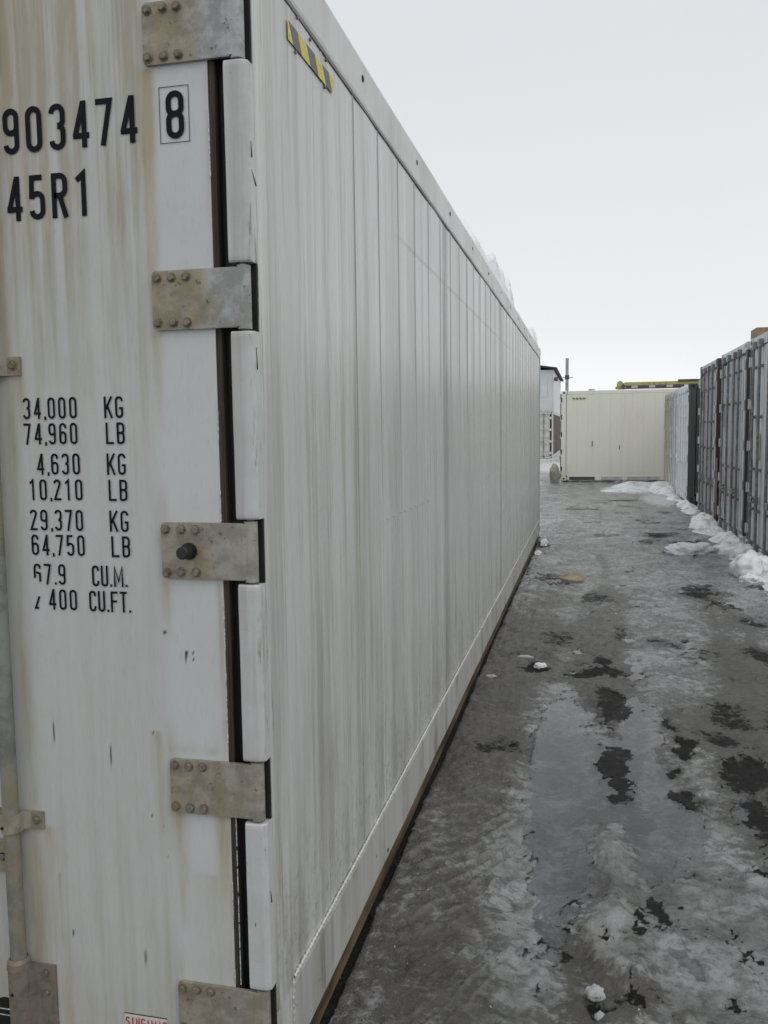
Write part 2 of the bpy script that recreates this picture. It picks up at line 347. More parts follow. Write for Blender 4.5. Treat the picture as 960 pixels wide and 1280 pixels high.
# ------------------------------------------------------------ ground
def mk_ground():
    m = Mat('icy_ground')
    mud, dark, snow, wet = m.attr('mud'), m.attr('dark'), m.attr('snow'), m.attr('wet')
    n1 = m.noise(2.6, 8, 0.68, dist=0.6); n2 = m.noise(14, 8, 0.7, dist=0.4); n3 = m.noise(70, 5, 0.65); n4 = m.noise(0.9, 5, 0.6)
    ice = m.mix(m.ramp(n1, 0.35, 0.65), (0.145, 0.145, 0.140), (0.40, 0.405, 0.405))
    ice = m.mix(m.math('MULTIPLY', m.ramp(n2, 0.45, 0.60), 0.62), ice, (0.07, 0.067, 0.060))
    n5 = m.noise(5.5, 9, 0.75, (1, 0.8, 1), dist=1.2)
    ice = m.mix(m.math('MULTIPLY', m.ramp(n5, 0.53, 0.60), m.ramp(m.sep()[1], 2, 12, 0.55, 0.42)), ice, (0.055, 0.051, 0.044))
    n6 = m.noise(3.2, 9, 0.75, (1, 0.7, 1), dist=0.8)
    ice = m.mix(m.math('MULTIPLY', m.ramp(n6, 0.50, 0.60), m.ramp(m.sep()[1], 1.5, 9, 0.25, 0.75)), ice, (0.40, 0.41, 0.41))
    ice = m.mix(m.math('MULTIPLY', m.ramp(m.noise(33, 6, 0.7), 0.56, 0.68), m.ramp(m.sep()[1], 2.5, 7, 0.10, 0.55)), ice, (0.44, 0.45, 0.45))
    md = m.mix(m.ramp(n2, 0.35, 0.65), (0.026, 0.023, 0.019), (0.105, 0.096, 0.082))
    nf = m.noise(44, 8, 0.75)
    nb = m.math('ADD', m.math('MULTIPLY', m.math('SUBTRACT', n2, 0.5), 1.6), m.math('MULTIPLY', m.math('SUBTRACT', nf, 0.5), 0.9))
    n7 = m.noise(24, 11, 0.82, (1, 0.8, 1), dist=0.5)
    ice = m.mix(m.math('MULTIPLY', m.ramp(n7, 0.53, 0.60), m.ramp(m.sep()[1], 1.2, 3.5, 0.22, 0.62)), ice, (0.050, 0.047, 0.041))
    n8 = m.noise(17, 11, 0.8, (1, 0.8, 1), dist=0.5)
    ice = m.mix(m.math('MULTIPLY', m.ramp(n8, 0.54, 0.62), m.ramp(m.sep()[1], 1.5, 5, 0.10, 0.55)), ice, (0.50, 0.51, 0.51))
    ice = m.mix(m.math('MULTIPLY', m.attr('tread'), m.ramp(n2, 0.35, 0.6, 0.35, 0.95)), ice, (0.34, 0.335, 0.32))
    fm = m.ramp(m.math('ADD', mud, nb), 0.30, 0.72)
    c = m.mix(m.math('MULTIPLY', fm, 0.85), ice, md)
    c = m.mix(m.math('MULTIPLY', m.attr('tread'), m.ramp(n2, 0.40, 0.62, 0.0, 0.55)), c, (0.26, 0.25, 0.235))
    fd = m.ramp(m.math('ADD', dark, nb), 0.38, 0.60)
    c = m.mix(fd, c, m.mix(m.ramp(n3, 0.4, 0.7), (0.009, 0.009, 0.008), (0.03, 0.028, 0.025)))
    sw = m.ramp(m.math('ADD', snow, nb), 0.42, 0.62)
    sc = m.mix(m.ramp(n2, 0.35, 0.7), (0.70, 0.72, 0.73), (0.50, 0.51, 0.50))
    c = m.mix(sw, c, sc)
    grit = m.ramp(m.noise(120, 4, 0.7), 0.66, 0.70)
    c = m.mix(m.math('MULTIPLY', grit, 0.7), c, (0.03, 0.028, 0.024))
    c = m.mix(m.math('MULTIPLY', m.ramp(m.noise(50, 3, 0.5), 0.74, 0.77), 0.6), c, (0.5, 0.5, 0.49))
    m.color(c)
    ro = m.ramp(n1, 0.35, 0.65, 0.07, 0.24)
    ro = m.math('ADD', ro, m.math('MULTIPLY', fm, 0.15)); ro = m.math('ADD', ro, m.math('MULTIPLY', sw, 0.35))
    ro = m.math('SUBTRACT', ro, m.math('MULTIPLY', wet, 0.16))
    ro = m.math('ADD', ro, m.math('MULTIPLY', fd, 0.25)); m.rough(ro); m.l(m.math('SUBTRACT', 0.5, m.math('MULTIPLY', fd, 0.38)), m.b.inputs['Specular IOR Level'])
    h = m.math('ADD', m.math('ADD', m.math('MULTIPLY', n2, 1.0), m.math('MULTIPLY', n3, 0.30)), m.math('MULTIPLY', nf, 0.5))
    m.bump(h, 1.0, 0.022)
    return m.m
def blob(X, Y, cx, cy, rx, ry, rot=0, n=2.0):
    c, s_ = math.cos(rot), math.sin(rot); dx = X-cx; dy = Y-cy
    a = (dx*c+dy*s_)/rx; b = (-dx*s_+dy*c)/ry
    return np.exp(-(a*a+b*b)**(n/2))
WATER = -0.004
def ground_fields(X, Y):
    wx = X+0.10*(fbm(X*3, Y*3, 3, 5)-0.5)*2+0.055*(fbm(X*17, Y*13, 4, 15, .65)-0.5)*2; wy = Y+0.16*(fbm(X*3+50, Y*3, 3, 6)-0.5)*2+0.10*(fbm(X*15+9, Y*11, 4, 16, .65)-0.5)*2
    near = sstep(40, 12, Y)*sstep(-3.5, -1.0, Y)
    # heights
    h = (fbm(X*1.3, Y*1.0, 4, 1)-0.5)*0.055 + (fbm(X*7, Y*5, 4, 2)-0.5)*0.022 + (fbm(X*30, Y*24, 3, 3)-0.5)*0.007
    h += 0.010
    rid = 1-np.abs(fbm(X*9+3, Y*7, 3, 8)*2-1)*3; h += 0.009*np.clip(rid, 0, 1)+0.010*(fbm(X*16, Y*12, 3, 19)-0.5)
    # frozen ruts along the aisle
    for cx, w, d in ((0.66, 0.14, 0.022), (1.05, 0.11, 0.018), (1.9, 0.16, 0.02), (2.25, 0.12, 0.012)):
        ce = cx+0.05*np.sin(Y*0.9+cx*3)+0.04*(fbm(Y*1.1, X*0+cx, 2, 9)-0.5)
        h -= d*np.exp(-((X-ce)/w)**2)*sstep(22, 10, Y)
    h += 0.020*np.exp(-((wx-0.86)/0.045)**2)*sstep(0.5, 0.9, Y)*sstep(2.2, 1.7, Y)
    h += 0.010*sstep(1.55, 1.8, X)+0.014*sstep(4.2, 4.9, Y)*sstep(9, 7, Y)
    h += 0.012*np.exp(-((wx-0.90)/0.06)**2)*sstep(2.4, 3.2, Y)*sstep(7, 5, Y)
    # tyre tread marks left of the rut
    tm = blob(X, Y, 0.24, 1.55, 0.30, 0.85, 0, 3)
    ph = (Y*1.0+np.abs(X-0.27)*0.9+0.10*fbm(X*5, Y*5, 2, 12))*2*math.pi/0.17
    tr = np.clip(np.sin(ph)*1.4, -1, 1)*sstep(0.30, 0.62, fbm(X*4, Y*4, 3, 14))
    ph2 = (Y*1.0-(X-0.05)*1.6-0.9*(X-.3)**2*3+0.16*fbm(X*4, Y*4, 3, 13))*2*math.pi/0.125
    tr2 = sstep(0.35, 0.9, np.sin(ph2))*sstep(0.44, 0.60, fbm(X*5+3, Y*6, 4, 17))*blob(X, Y, 0.30, 1.35, 0.27, 0.95, 0, 4)
    tr = sstep(0.3, 0.9, tr)*tm*sstep(0.42, .6, fbm(X*7, Y*7, 3, 18))
    tread = np.maximum(tr2, 0.8*tr)
    h += 0.012*tread
    # puddles are hollows under the water sheet
    pud = np.maximum.reduce([blob(wx, wy, 0.66, 3.05, 0.24, 0.95, 0.05, 4), blob(wx, wy, 1.10, 2.05, 0.17, 0.62, 0.12, 4),
                             0.9*blob(wx, wy, 0.62, 1.6, 0.16, 0.9, 0.0, 3), 0.75*blob(wx, wy, 1.02, 3.4, 0.2, 0.6, 0, 4),
                             0.7*blob(wx, wy, 1.2, 1.1, 0.2, 0.5, 0, 3)])
    h -= 0.022*pud
    h += 0.010*(fbm(X*11+5, Y*7, 4, 88)-0.5)*sstep(.1, .5, pud)
    # dark bare wet asphalt
    D = [(0.895, 2.658, 0.069, 0.432, 1), (0.933, 3.559, 0.107, 0.32, 1), (0.818, 4.335, 0.2, 0.145, 1), (0.897, 4.653, 0.081, 0.16, 1), (1.249, 2.938, 0.064, 0.149, 1), (1.263, 3.365, 0.032, 0.176, 1),
         (1.21, 2.302, 0.067, 0.114, 1), (1.168, 2.624, 0.028, 0.088, 1), (1.549, 2.668, 0.102, 0.264, 1), (1.513, 2.07, 0.069, 0.251, 1), (1.465, 3.131, 0.113, 0.133, 0.8), (0.378, 4.446, 0.104, 0.131, 0.9),
         (0.293, 2.825, 0.175, 0.1, 0.6), (0.81, 7.217, 0.217, 0.349, 0.62), (1.92, 7.528, 0.24, 0.113, 0.9), (2.183, 6.05, 0.174, 0.256, 0.7), (2.066, 5.051, 0.094, 0.345, 0.7), (1.318, 5.402, 0.051, 0.083, 0.8),
         (1.622, 3.613, 0.161, 0.253, 0.66), (1.18, 6.783, 0.151, 0.118, 0.5), (0.535, 5.347, 0.227, 0.337, 0.56), (0.782, 0.682, 0.053, 0.054, 0.7), (1.663, 3.442, 0.137, 0.119, 0.75), (0.942, 3.861, 0.102, 0.16, 0.85),
         (1.308, 2.196, 0.065, 0.045, 0.55), (1.75, 2.3, 0.12, 0.6, 0.9), (1.95, 3.4, 0.15, 0.5, 0.7), (1.9, 12.6, .25, .2, .8), (2.2, 11.9, .22, .16, .8), (1.5, 19.5, .5, .18, .7), (1.0, 5.6, 0.08, 0.4, 0.55)]
    dark = np.zeros_like(X)
    for a, b, rx, ry, st_ in D: dark = np.maximum(dark, 0.98*st_*blob(wx, wy, a, b, rx*1.12, ry*1.05, 0, 2.6))
    sat = sstep(.56, .66, fbm(X*9, Y*5, 5, 93, .65))
    for a, b, rx, ry, st_ in D[:22]: dark = np.maximum(dark, 0.62*st_*sat*blob(wx, wy, a, b, rx*2.1+.02, ry*1.7+.03, 0, 2.2)*1.15)
    halo = np.zeros_like(X)
    for a, b, rx, ry, st_ in D: halo = np.maximum(halo, st_*blob(wx, wy, a, b, rx*2.1+.03, ry*1.6+.05, 0, 2))
    dark = np.maximum(dark, 1.0*sstep(0.024, 0.010, np.abs(X+0.004+0.012*(fbm(X*0, Y*3, 3, 64)-.5)))*sstep(12.35, 12.25, Y))  # black gap along the container foot, coloured onto the ground
    # thin open cracks at the rims of the ice sheets
    crk = np.abs(fbm(wx*2.4, wy*1.5, 4, 61)-0.5); dark = np.maximum(dark, 0.66*sstep(0.010, 0.003, crk)*sstep(.46, .60, fbm(X*2.2, Y*2, 3, 62))*sstep(.45, .7, X)*sstep(6, 4, Y))
    dark = np.maximum(dark, 0.60*sstep(0.56, 0.70, fbm(X*2.6+9, Y*1.5, 6, 21, .6))*near*sstep(3.2, 6, Y))
    h -= 0.010*sstep(.35, .6, dark)
    h = np.where(dark > .52, np.maximum(h, WATER+0.0015+0.004*fbm(X*40, Y*30, 3, 77)), h)
    # muddy grit
    mud = 0.30-0.2*sstep(5, 10, Y)
    mud += 0.38*blob(X, Y, 0.12, 3.6, 0.42, 2.8, 0, 3)+0.22*blob(X, Y, 0.2, 1.2, 0.34, 1.2, 0, 3)+0.35*blob(X, Y, 0.72, 5.6, 0.38, 2.2, 0, 2)
    mud += 0.35*blob(X, Y, 1.9, 3.2, 0.5, 1.4, 0, 2)+0.3*(fbm(X*1.2, Y*0.6, 4, 31)-0.5)*2
    mud += 0.25*blob(X, Y, 0.74, 0.75, 0.1, 0.25, 0, 2)
    mud -= 0.35*blob(X, Y, 0.86, 1.5, 0.09, 0.7, 0, 3)+0.25*blob(X, Y, 1.3, 1.1, 0.35, 0.8, 0, 2)+0.2*blob(X, Y, 1.3, 7.5, 0.9, 3.5, 0, 2)
    mud -= 0.45*pud
    mud += 0.85*halo
    lane = lambda c, w: np.exp(-((X-c-0.06*np.sin(Y*0.8+c)-0.10*(fbm(X*2, Y*1.2, 3, 91)-.5))/w)**2)
    mud += (0.38*lane(0.93, 0.13)+0.34*lane(1.85, 0.16)-0.30*lane(1.33, 0.16)-0.22*lane(0.62, 0.10)-0.25*lane(2.3, 0.18))*sstep(.35, .6, fbm(X*2.2, Y*0.9, 4, 92))*sstep(1.8, 3.2, Y)*sstep(24, 14, Y)*1.5
    mud += 0.4*sstep(.10, .03, np.abs(np.abs(wx-0.86)-0.085))*sstep(.6, .9, Y)*sstep(2.4, 2.0, Y)
    # snow and pale slush
    ed = 2.72-0.1*(fbm(Y*0.8, X*0, 3, 41)-0.5)
    snow = 0.55*sstep(ed-0.25, ed+0.1, X)*sstep(6.5, 8.5, Y)
    snow = np.maximum(snow, 0.95*blob(wx, wy, 2.1, 23.6, 1.1, 1.9, 0, 3))
    snow = np.maximum(snow, 0.72*blob(wx, wy, 2.4, 20, 0.5, 2.6, 0, 3)); snow = np.maximum(snow, 0.42*sstep(0.52, 0.68, fbm(X*0.9, Y*0.5, 5, 44))*near*sstep(3, 8, Y))
    far = np.maximum(sstep(28, 36, Y), sstep(-3.5, -7, X)); far = np.maximum(far, sstep(16, 24, X))
    snow = np.maximum(snow, 0.75*far); snow = np.maximum(snow, 0.6*blob(X, Y, -2.0, 30, 2.0, 4.5, 0, 3))
    snow = np.maximum(snow, 0.62*blob(X, Y, -1.0, 26, 0.6, 2.5, 0, 2))
    wet = np.clip(pud*1.3+0.4*blob(X, Y, 1.0, 1.2, 0.8, 1.6, 0, 3), 0, 1)
    h = h*near+0.01*(1-near)
    rim = sstep(0.0030, 0.0008, np.abs(h-WATER))*sstep(5.5, 5.0, Y)*sstep(.35, .45, X)*sstep(1.7, 1.6, X)*sstep(.35, .55, fbm(X*5, Y*5, 3, 89))
    dark = np.maximum(dark, 0.60*rim)
    ridge = np.exp(-((wx-0.865)/0.05)**2)*sstep(0.6, 0.9, Y)*sstep(2.2, 1.8, Y)*sstep(.35, .6, fbm(X*3, Y*3, 3, 71))
    return h, np.clip(mud, 0, 1.2), dark, snow, wet, np.clip(np.maximum(tread, ridge), 0, 1)
xs = np.concatenate([[-700, -250, -90, -40, -20, -10, -6, -4], np.linspace(-3, -0.35, 26), np.arange(-0.30, 3.35, 0.0115), np.linspace(3.4, 6, 14), [8, 12, 20, 40, 90, 250, 700]])
ys = [-0.9]
while ys[-1] < 33: ys.append(ys[-1]+0.0045*(ys[-1]+2.6))
ys = np.concatenate([[-700, -200, -60, -20, -10, -6, -4, -3, -2, -1.4], ys, [36, 40, 46, 55, 70, 100, 200, 400, 900]])
GX, GY = np.meshgrid(xs, ys); hh, mud, dark, snow, wet, tread = ground_fields(GX, GY)
ground = grid_obj('ground', np.stack([GX, GY, hh], -1).reshape(-1, 3), len(xs), len(ys), mk_ground(), attrs=dict(mud=mud, dark=dark, snow=snow, wet=wet, tread=tread))
tag(ground, kind='structure')
# meltwater lying in the hollows
def mk_water():
    m = bpy.data.materials.new('meltwater'); m.use_nodes = True; t = m.node_tree; t.nodes.clear()
    o = t.nodes.new('ShaderNodeOutputMaterial'); tr = t.nodes.new('ShaderNodeBsdfTransparent'); tr.inputs[0].default_value = (0.86, 0.88, 0.90, 1)
    g = t.nodes.new('ShaderNodeBsdfGlossy'); g.inputs['Roughness'].default_value = 0.03; g.inputs[0].default_value = (1, 1, 1, 1)
    fr = t.nodes.new('ShaderNodeFresnel'); fr.inputs[0].default_value = 1.40; mx = t.nodes.new('ShaderNodeMixShader')
    nz = t.nodes.new('ShaderNodeTexNoise'); nz.inputs['Scale'].default_value = 9; b = t.nodes.new('ShaderNodeBump'); b.inputs['Strength'].default_value = 0.04; b.inputs['Distance'].default_value = 0.01
    tc = t.nodes.new('ShaderNodeTexCoord'); t.links.new(tc.outputs['Object'], nz.inputs['Vector']); t.links.new(nz.outputs[0], b.inputs['Height'])
    t.links.new(b.outputs[0], g.inputs['Normal']); t.links.new(b.outputs[0], fr.inputs['Normal'])
    t.links.new(fr.outputs[0], mx.inputs[0]); t.links.new(tr.outputs[0], mx.inputs[1]); t.links.new(g.outputs[0], mx.inputs[2]); t.links.new(mx.outputs[0], o.inputs[0])
    return m
wb = MB(); wb.add([(0.30, 0.2, WATER), (1.75, 0.2, WATER), (1.75, 5.6, WATER), (0.30, 5.6, WATER)], [(0, 1, 2, 3)])
tag(wb.build('puddle_water', mk_water(), recalc=False), kind='structure')

# ------------------------------------------------------------ stroke lettering
def arc(cx, cy, rx, ry, a0, a1, n=9):
    return [(cx+rx*math.cos(RAD(a0+(a1-a0)*k/n)), cy+ry*math.sin(RAD(a0+(a1-a0)*k/n))) for k in range(n+1)]
def glyph(ch, w, t):
    """centre lines in a box w wide, 1 high; returns [(points, closed)]"""
    L, Rr, B, T = t/2, w-t/2, t/2, 1-t/2; cx = w/2; rx = (Rr-L)/2; ry = min(rx*1.0, 0.24); mid = 0.52
    if ch in '0O': return [(arc(cx, T-ry, rx, ry, 0, 180)+arc(cx, B+ry, rx, ry, 180, 360), True)]
    if ch == '8':
        return [(arc(cx, T-ry, rx, ry, 0, 180)+arc(cx, mid+ry*.8, rx, ry*.8, 180, 360), True), (arc(cx, mid-ry*.8, rx, ry*.8, 0, 180)+arc(cx, B+ry, rx, ry, 180, 360), True)]
    if ch == '9': return [(arc(cx, T-ry, rx, ry, 0, 180)+arc(cx, 0.46+ry, rx, ry, 180, 360), True), ([(Rr, T-ry)]+arc(cx, B+ry, rx, ry, 0, -180), False)]
    if ch == '6': return [(arc(cx, B+ry, rx, ry, 180, 360)+arc(cx, 0.56-ry, rx, ry, 0, 180), True), ([(L, B+ry)]+arc(cx, T-ry, rx, ry, 180, 0)+[(Rr, T-ry-.06)], False)]
    if ch == '3': return [(arc(cx, T-ry, rx, ry, 180, 0)+arc(cx-.02, mid+ry*.75, rx+.02, ry*.75, 0, -80)[1:], False), (arc(cx-.02, mid-ry*.8, rx+.02, ry*.8, 80, 0)+arc(cx, B+ry, rx, ry, 0, -180), False)]
    if ch == '4': return [([(Rr-w*.14, 0), (Rr-w*.14, 1)], False), ([(Rr-w*.14-t*.05, 0.985), (L, 0.24)], False), ([(L-t*.42, 0.26), (w, 0.26)], False)]
    if ch == '7': return [([(0, T), (Rr, T), (cx-w*.12, 0)], False)]
    if ch == '5': return [([(Rr, T), (L+.02, T), (L, 0.47)], False), (arc(cx, 0.58-ry, rx, ry, 160, 0)+arc(cx, B+ry, rx, ry, 0, -180), False)]
    if ch == '2': return [(arc(cx, T-ry, rx, ry, 180, -20)+[(L, B), (w, B)], False)]
    if ch == '1': return [([(cx*.25, 0.80), (cx*1.1, T), (cx*1.1, 0)], False)]
    if ch == 'R': return [([(L, 0), (L, T)]+arc(cx, T-ry, rx, ry, 90, 0)+arc(cx, mid-.02+ry, rx, ry, 0, -90)+[(L, mid-.02)], False), ([(cx, mid-.02), (Rr+.01, 0)], False)]
    if ch == 'K': return [([(L, 0), (L, 1)], False), ([(w, 1), (L+t*.4, 0.42)], False), ([(L+w*.28, 0.58), (w, 0)], False)]
    if ch == 'G': return [([(Rr, T-ry-.03)]+arc(cx, T-ry, rx, ry, 0, 180)+arc(cx, B+ry, rx, ry, 180, 360)+[(Rr, 0.45), (cx, 0.45)], False)]
    if ch == 'C': return [([(Rr, T-ry-.08)]+arc(cx, T-ry, rx, ry, 0, 180)+arc(cx, B+ry, rx, ry, 180, 360)+[(Rr, B+ry+.08)], False)]
    if ch == 'U': return [([(L, 1)]+arc(cx, B+ry, rx, ry, 180, 360)+[(Rr, 1)], False)]
    if ch == 'L': return [([(L, 1), (L, B), (w, B)], False)]
    if ch == 'B': return [([(L, B), (L, T)]+arc(cx, T-ry, rx, ry, 90, 0)+arc(cx, mid+ry*.8, rx, ry*.8, 0, -90)+[(L, mid)], False), ([(cx, mid)]+arc(cx, mid-ry*.8, rx, ry*.8, 90, 0)+arc(cx, B+ry, rx, ry, 0, -90)+[(L, B)], False)]
    if ch == 'M': return [([(L, 0), (L, T), (cx, 0.25), (Rr, T), (Rr, 0)], False)]
    if ch == 'N': return [([(L, 0), (L, T), (Rr, B), (Rr, 1)], False)]
    if ch == 'F': return [([(L, 0), (L, T), (w, T)], False), ([(L, mid), (w*.85, mid)], False)]
    if ch == 'T': return [([(0, T), (w, T)], False), ([(cx, T), (cx, 0)], False)]
    if ch == 'S': return [([(Rr, T-ry)]+arc(cx, T-ry, rx, ry, 0, 180)+arc(cx, mid+ry*.7, rx, ry*.7, 180, 270)+arc(cx, mid-ry*.7, rx, ry*.7, 90, 0)+arc(cx, B+ry, rx, ry, 0, -180), False)]
    if ch == 'I': return [([(cx, 0), (cx, 1)], False)]
    if ch == 'A': return [([(L, 0), (cx, T), (Rr, 0)], False), ([(L+.05, .28), (Rr-.05, .28)], False)]
    if ch == '6part': return [([(L, .30), (L, B+ry+.2)]+arc(cx, T-ry, rx, ry, 180, 0)+[(Rr, T-ry-.06)], False), ([(cx-.05, 0.58), (Rr, .52), (Rr, .12)], False)]
    if ch == '2part': return [([(w*.72, .62), (L, B), (w*.6, B)], False)]
    return []
def ribbon(mb, pts, t, closed, place, mi=0):
    P = [Vector(p) for p in pts]; Q = [P[0]]
    for p in P[1:]:
        if (p-Q[-1]).length > 1e-4: Q.append(p)
    if closed and (Q[0]-Q[-1]).length < 1e-4: Q.pop()
    n = len(Q); Lf = []; Rt = []
    for k in range(n):
        a = Q[k-1] if (closed or k > 0) else None; b = Q[(k+1) % n] if (closed or k < n-1) else None
        d1 = (Q[k]-a).normalized() if a is not None else (b-Q[k]).normalized(); d2 = (b-Q[k]).normalized() if b is not None else d1
        n1 = Vector((-d1.y, d1.x)); n2 = Vector((-d2.y, d2.x)); m_ = (n1+n2)
        m_ = m_.normalized() if m_.length > 1e-3 else n1
        l = min(1/max(m_.dot(n1), .3), 2.2)*t/2; Lf.append(Q[k]+m_*l); Rt.append(Q[k]-m_*l)
    for k in range(n if closed else n-1):
        j = (k+1) % n; mb.add([place(q) for q in (Lf[k], Lf[j], Rt[j], Rt[k])], [(0, 1, 2, 3)], mi)
def lettering(mb, text, x, z, h, w, t, adv, y=-0.0012, space=None, mi=0):
    """text left edge x, baseline z, cap height h; w,t,adv relative to h"""
    i = 0
    for ch in text:
        if ch == ' ': x += (space or adv)*h; continue
        if ch in '.,':
            o = 0.0 if ch == '.' else -0.06
            mb.add([(x+(-.02)*h, y, z+o*h), (x+(t-.02)*h, y, z+o*h), (x+(t-.02)*h, y, z+(t*1.1)*h), (x-.02*h, y, z+(t*1.1)*h)], [(0, 1, 2, 3)], mi)
            x += (t+.09)*h; continue
        ww = w*1.35 if ch == 'M' else w
        key = {'b': '6part', 'z': '2part'}.get(ch, ch)
        for pts, cl in glyph(key, ww, t):
            i += 1; yy = y-0.00035*(i % 4)
            ribbon(mb, pts, t, cl, lambda q: (x+q.x*h, yy, z+q.y*h), mi)
        x += (ww+adv-w)*h
    return x

# ------------------------------------------------------------ the near refrigerated container
Z0, HH, LL, WW = 0.11, 2.896, 12.192, 2.438
near = thing('refrigerated_container', 'long dirty white refrigerated container nearest on the left, with capacity figures on its door', 'container')
HZ = [2.670, 2.070, 1.477, 0.889, 0.305]       # hinge centres
# right door leaf
dx = np.arange(-1.215, -0.0985, 0.004); dz = np.arange(0.145, 2.905, 0.008)
DX, DZ = np.meshgrid(dx, dz)
colx = lambda c, w: np.exp(-((DX-c)/w)**2)
wob = 0.006*(fbm(DZ*6, DX*0, 3, 51)-0.5)
stain = np.zeros_like(DX)
def run(c, w, ztop, length, s, seed=0):
    global stain
    q = np.exp(-((DX-c-wob*1.5)/w)**2)*np.clip(1-(ztop-DZ)/length, 0, 1)**0.9*(DZ <= ztop)*s
    q *= 0.75+1.1*fbm(DX*60, DZ*3, 3, 60+seed); stain = np.maximum(stain, q)
run(-0.252, 0.016, 2.60, 0.62, 1.2); run(-0.268, 0.012, 2.95, 1.0, 0.55, 1); run(-0.246, 0.012, 2.0, 0.25, 0.8, 2); run(-0.246, 0.010, 1.40, 0.16, 0.5, 3)
run(-0.236, 0.018, 0.82, 0.34, 0.75, 4); run(-0.290, 0.013, 1.02, 0.30, 0.75, 5); run(-0.118, 0.022, 0.84, 0.60, 0.85, 6); run(-0.15, 0.045, 0.66, 0.5, 0.45, 16)
run(-0.108, 0.007, 1.40, 0.50, 0.75, 7); run(-0.108, 0.006, 1.06, 0.12, 0.7, 8); run(-0.625, 0.014, 1.90, 0.16, 0.6, 9); run(-0.608, 0.018, 0.74, 0.18, 0.7, 10)
run(-0.585, 0.004, 0.62, 0.22, 0.7, 11); run(-0.44, 0.02, 2.93, 0.45, 0.55, 12); run(-0.38, 0.015, 2.93, 0.6, 0.5, 13); run(-0.52, 0.03, 2.93, 0.5, 0.6, 14); run(-0.62, 0.05, 2.93, 0.9, 0.5, 15)
run(-0.105, 0.006, 2.58, 0.6, 0.35, 17); run(-0.63, 0.05, 0.75, 0.6, 0.28, 18)
stain = np.maximum(stain, 0.33*sstep(0.62, 0.12, DZ)*(0.4+fbm(DX*9, DZ*4, 4, 70)))
stain = np.maximum(stain, 0.5*(np.abs(DX+0.143) < 0.115)*np.exp(-((DZ-(0.96+0.02))/0.012)**2)*fbm(DX*40, DZ*40, 2, 71))
leftz = sstep(-0.235, -0.275, DX)
st1 = fbm(DX*42, DZ*0.9, 5, 80, .65); st2 = fbm(DX*160, DZ*3.5, 4, 81, .6)
grime_and_shade = leftz*(0.22+1.0*sstep(1.5, 2.75, DZ)*sstep(.32, .66, st1)+0.25*sstep(.45, .7, st2)*sstep(0.8, 2.6, DZ))
grime_and_shade += 0.30*sstep(.45, .75, st1)*leftz*sstep(1.4, .3, DZ)+0.10*(fbm(DX*7, DZ*4, 4, 82))
for hz in HZ:        # darker band at the left edge of each plate
    grime_and_shade += 0.35*np.exp(-(np.maximum(0, np.abs(DX+0.25)-0.004)/0.012)**2)*sstep(0.20, 0.08, np.abs(DZ-hz))
grime_and_shade += 0.55*np.exp(-((DX+0.655)/0.020)**2)*(DX > -0.69)+0.25*sstep(-.60, -.68, DX)*sstep(.9, .3, DZ)  # first term paints the lock rod's shadow on the door beside it
chip = np.zeros_like(DX)
for a, b, rx, rz_ in ((-.2015, 1.222, .004, .006), (-.2030, 1.212, .002, .010), (-.184, 1.224, .0025, .004), (-.182, 1.208, .002, .003), (-.262, 1.270, .007, .0025), (-.256, 1.273, .004, .002),
                      (-.30, 1.02, .002, .004), (-.27, .70, .002, .003), (-.42, .95, .0015, .03), (-.58, 1.0, .0015, .03), (-.55, .46, .002, .01), (-.345, .42, .002, .03), (-.28, .78, .002, .003), (-.31, .80, .0015, .003)):
    chip = np.maximum(chip, sstep(1.4, .7, np.sqrt(((DX-a)/rx)**2+((DZ-b)/rz_)**2)))
dishing = 0.0012*fbm(DX*3, DZ*2, 3, 90)
V = np.stack([DX, dishing-0.001, DZ], -1).reshape(-1, 3)
door = grid_obj('door', V, len(dx), len(dz), M_door, near, attrs=dict(stain=stain, grime_and_shade=grime_and_shade, chip=chip))
tag(door, 'right door leaf with rust-stained paint and black stencilled figures')
b = MB(); b.box((-1.215, 0.004, 0.145), (-0.0985, 0.07, 2.903)); b.build('door_core', M_white, door)
# left leaf (outside the picture)
b = MB(); b.box((-2.34, 0.0, 0.145), (-1.223, 0.07, 2.903), bev=0.004); ld = b.build('door', M_white, near)
b = MB(); b.box((-1.223, 0.006, 0.15), (-1.215, 0.03, 2.9)); b.build('gasket', M_black, ld)
# gasket in the gap on the hinge side
b = MB()
prof = [(-0.0985, 0.05), (-0.0985, 0.002), (-0.0965, -0.001), (-0.0945, 0.002), (-0.0925, 0.005), (-0.0895, 0.003), (-0.0870, 0.007), (-0.0855, 0.014), (-0.085, 0.05)]
b.prism(prof, 2, 0.147, 2.90)
b.box((-0.085, 0.036, 0.147), (-0.0555, 0.05, 2.90), mi=1)
# worn bright lips along the gasket edge, in broken runs
rn = random.Random(3)
for xx, lo, hi, dens in ((-0.0985, 0.38, 2.5, .55), (-0.0855, 0.38, 0.82, .95)):
    z = lo
    while z < hi:
        l_ = rn.uniform(0.02, 0.10)
        if rn.random() < dens*(1.0 if z < 1.5 else 0.45): b.box((xx-0.0008, -0.0032 if xx < -.09 else 0.0012, z), (xx+0.0009, 0.004, min(z+l_, hi)), mi=2)
        z += l_+rn.uniform(0, 0.012)
b.build('gasket', [M_gasket, M_black, M_chrome], door)

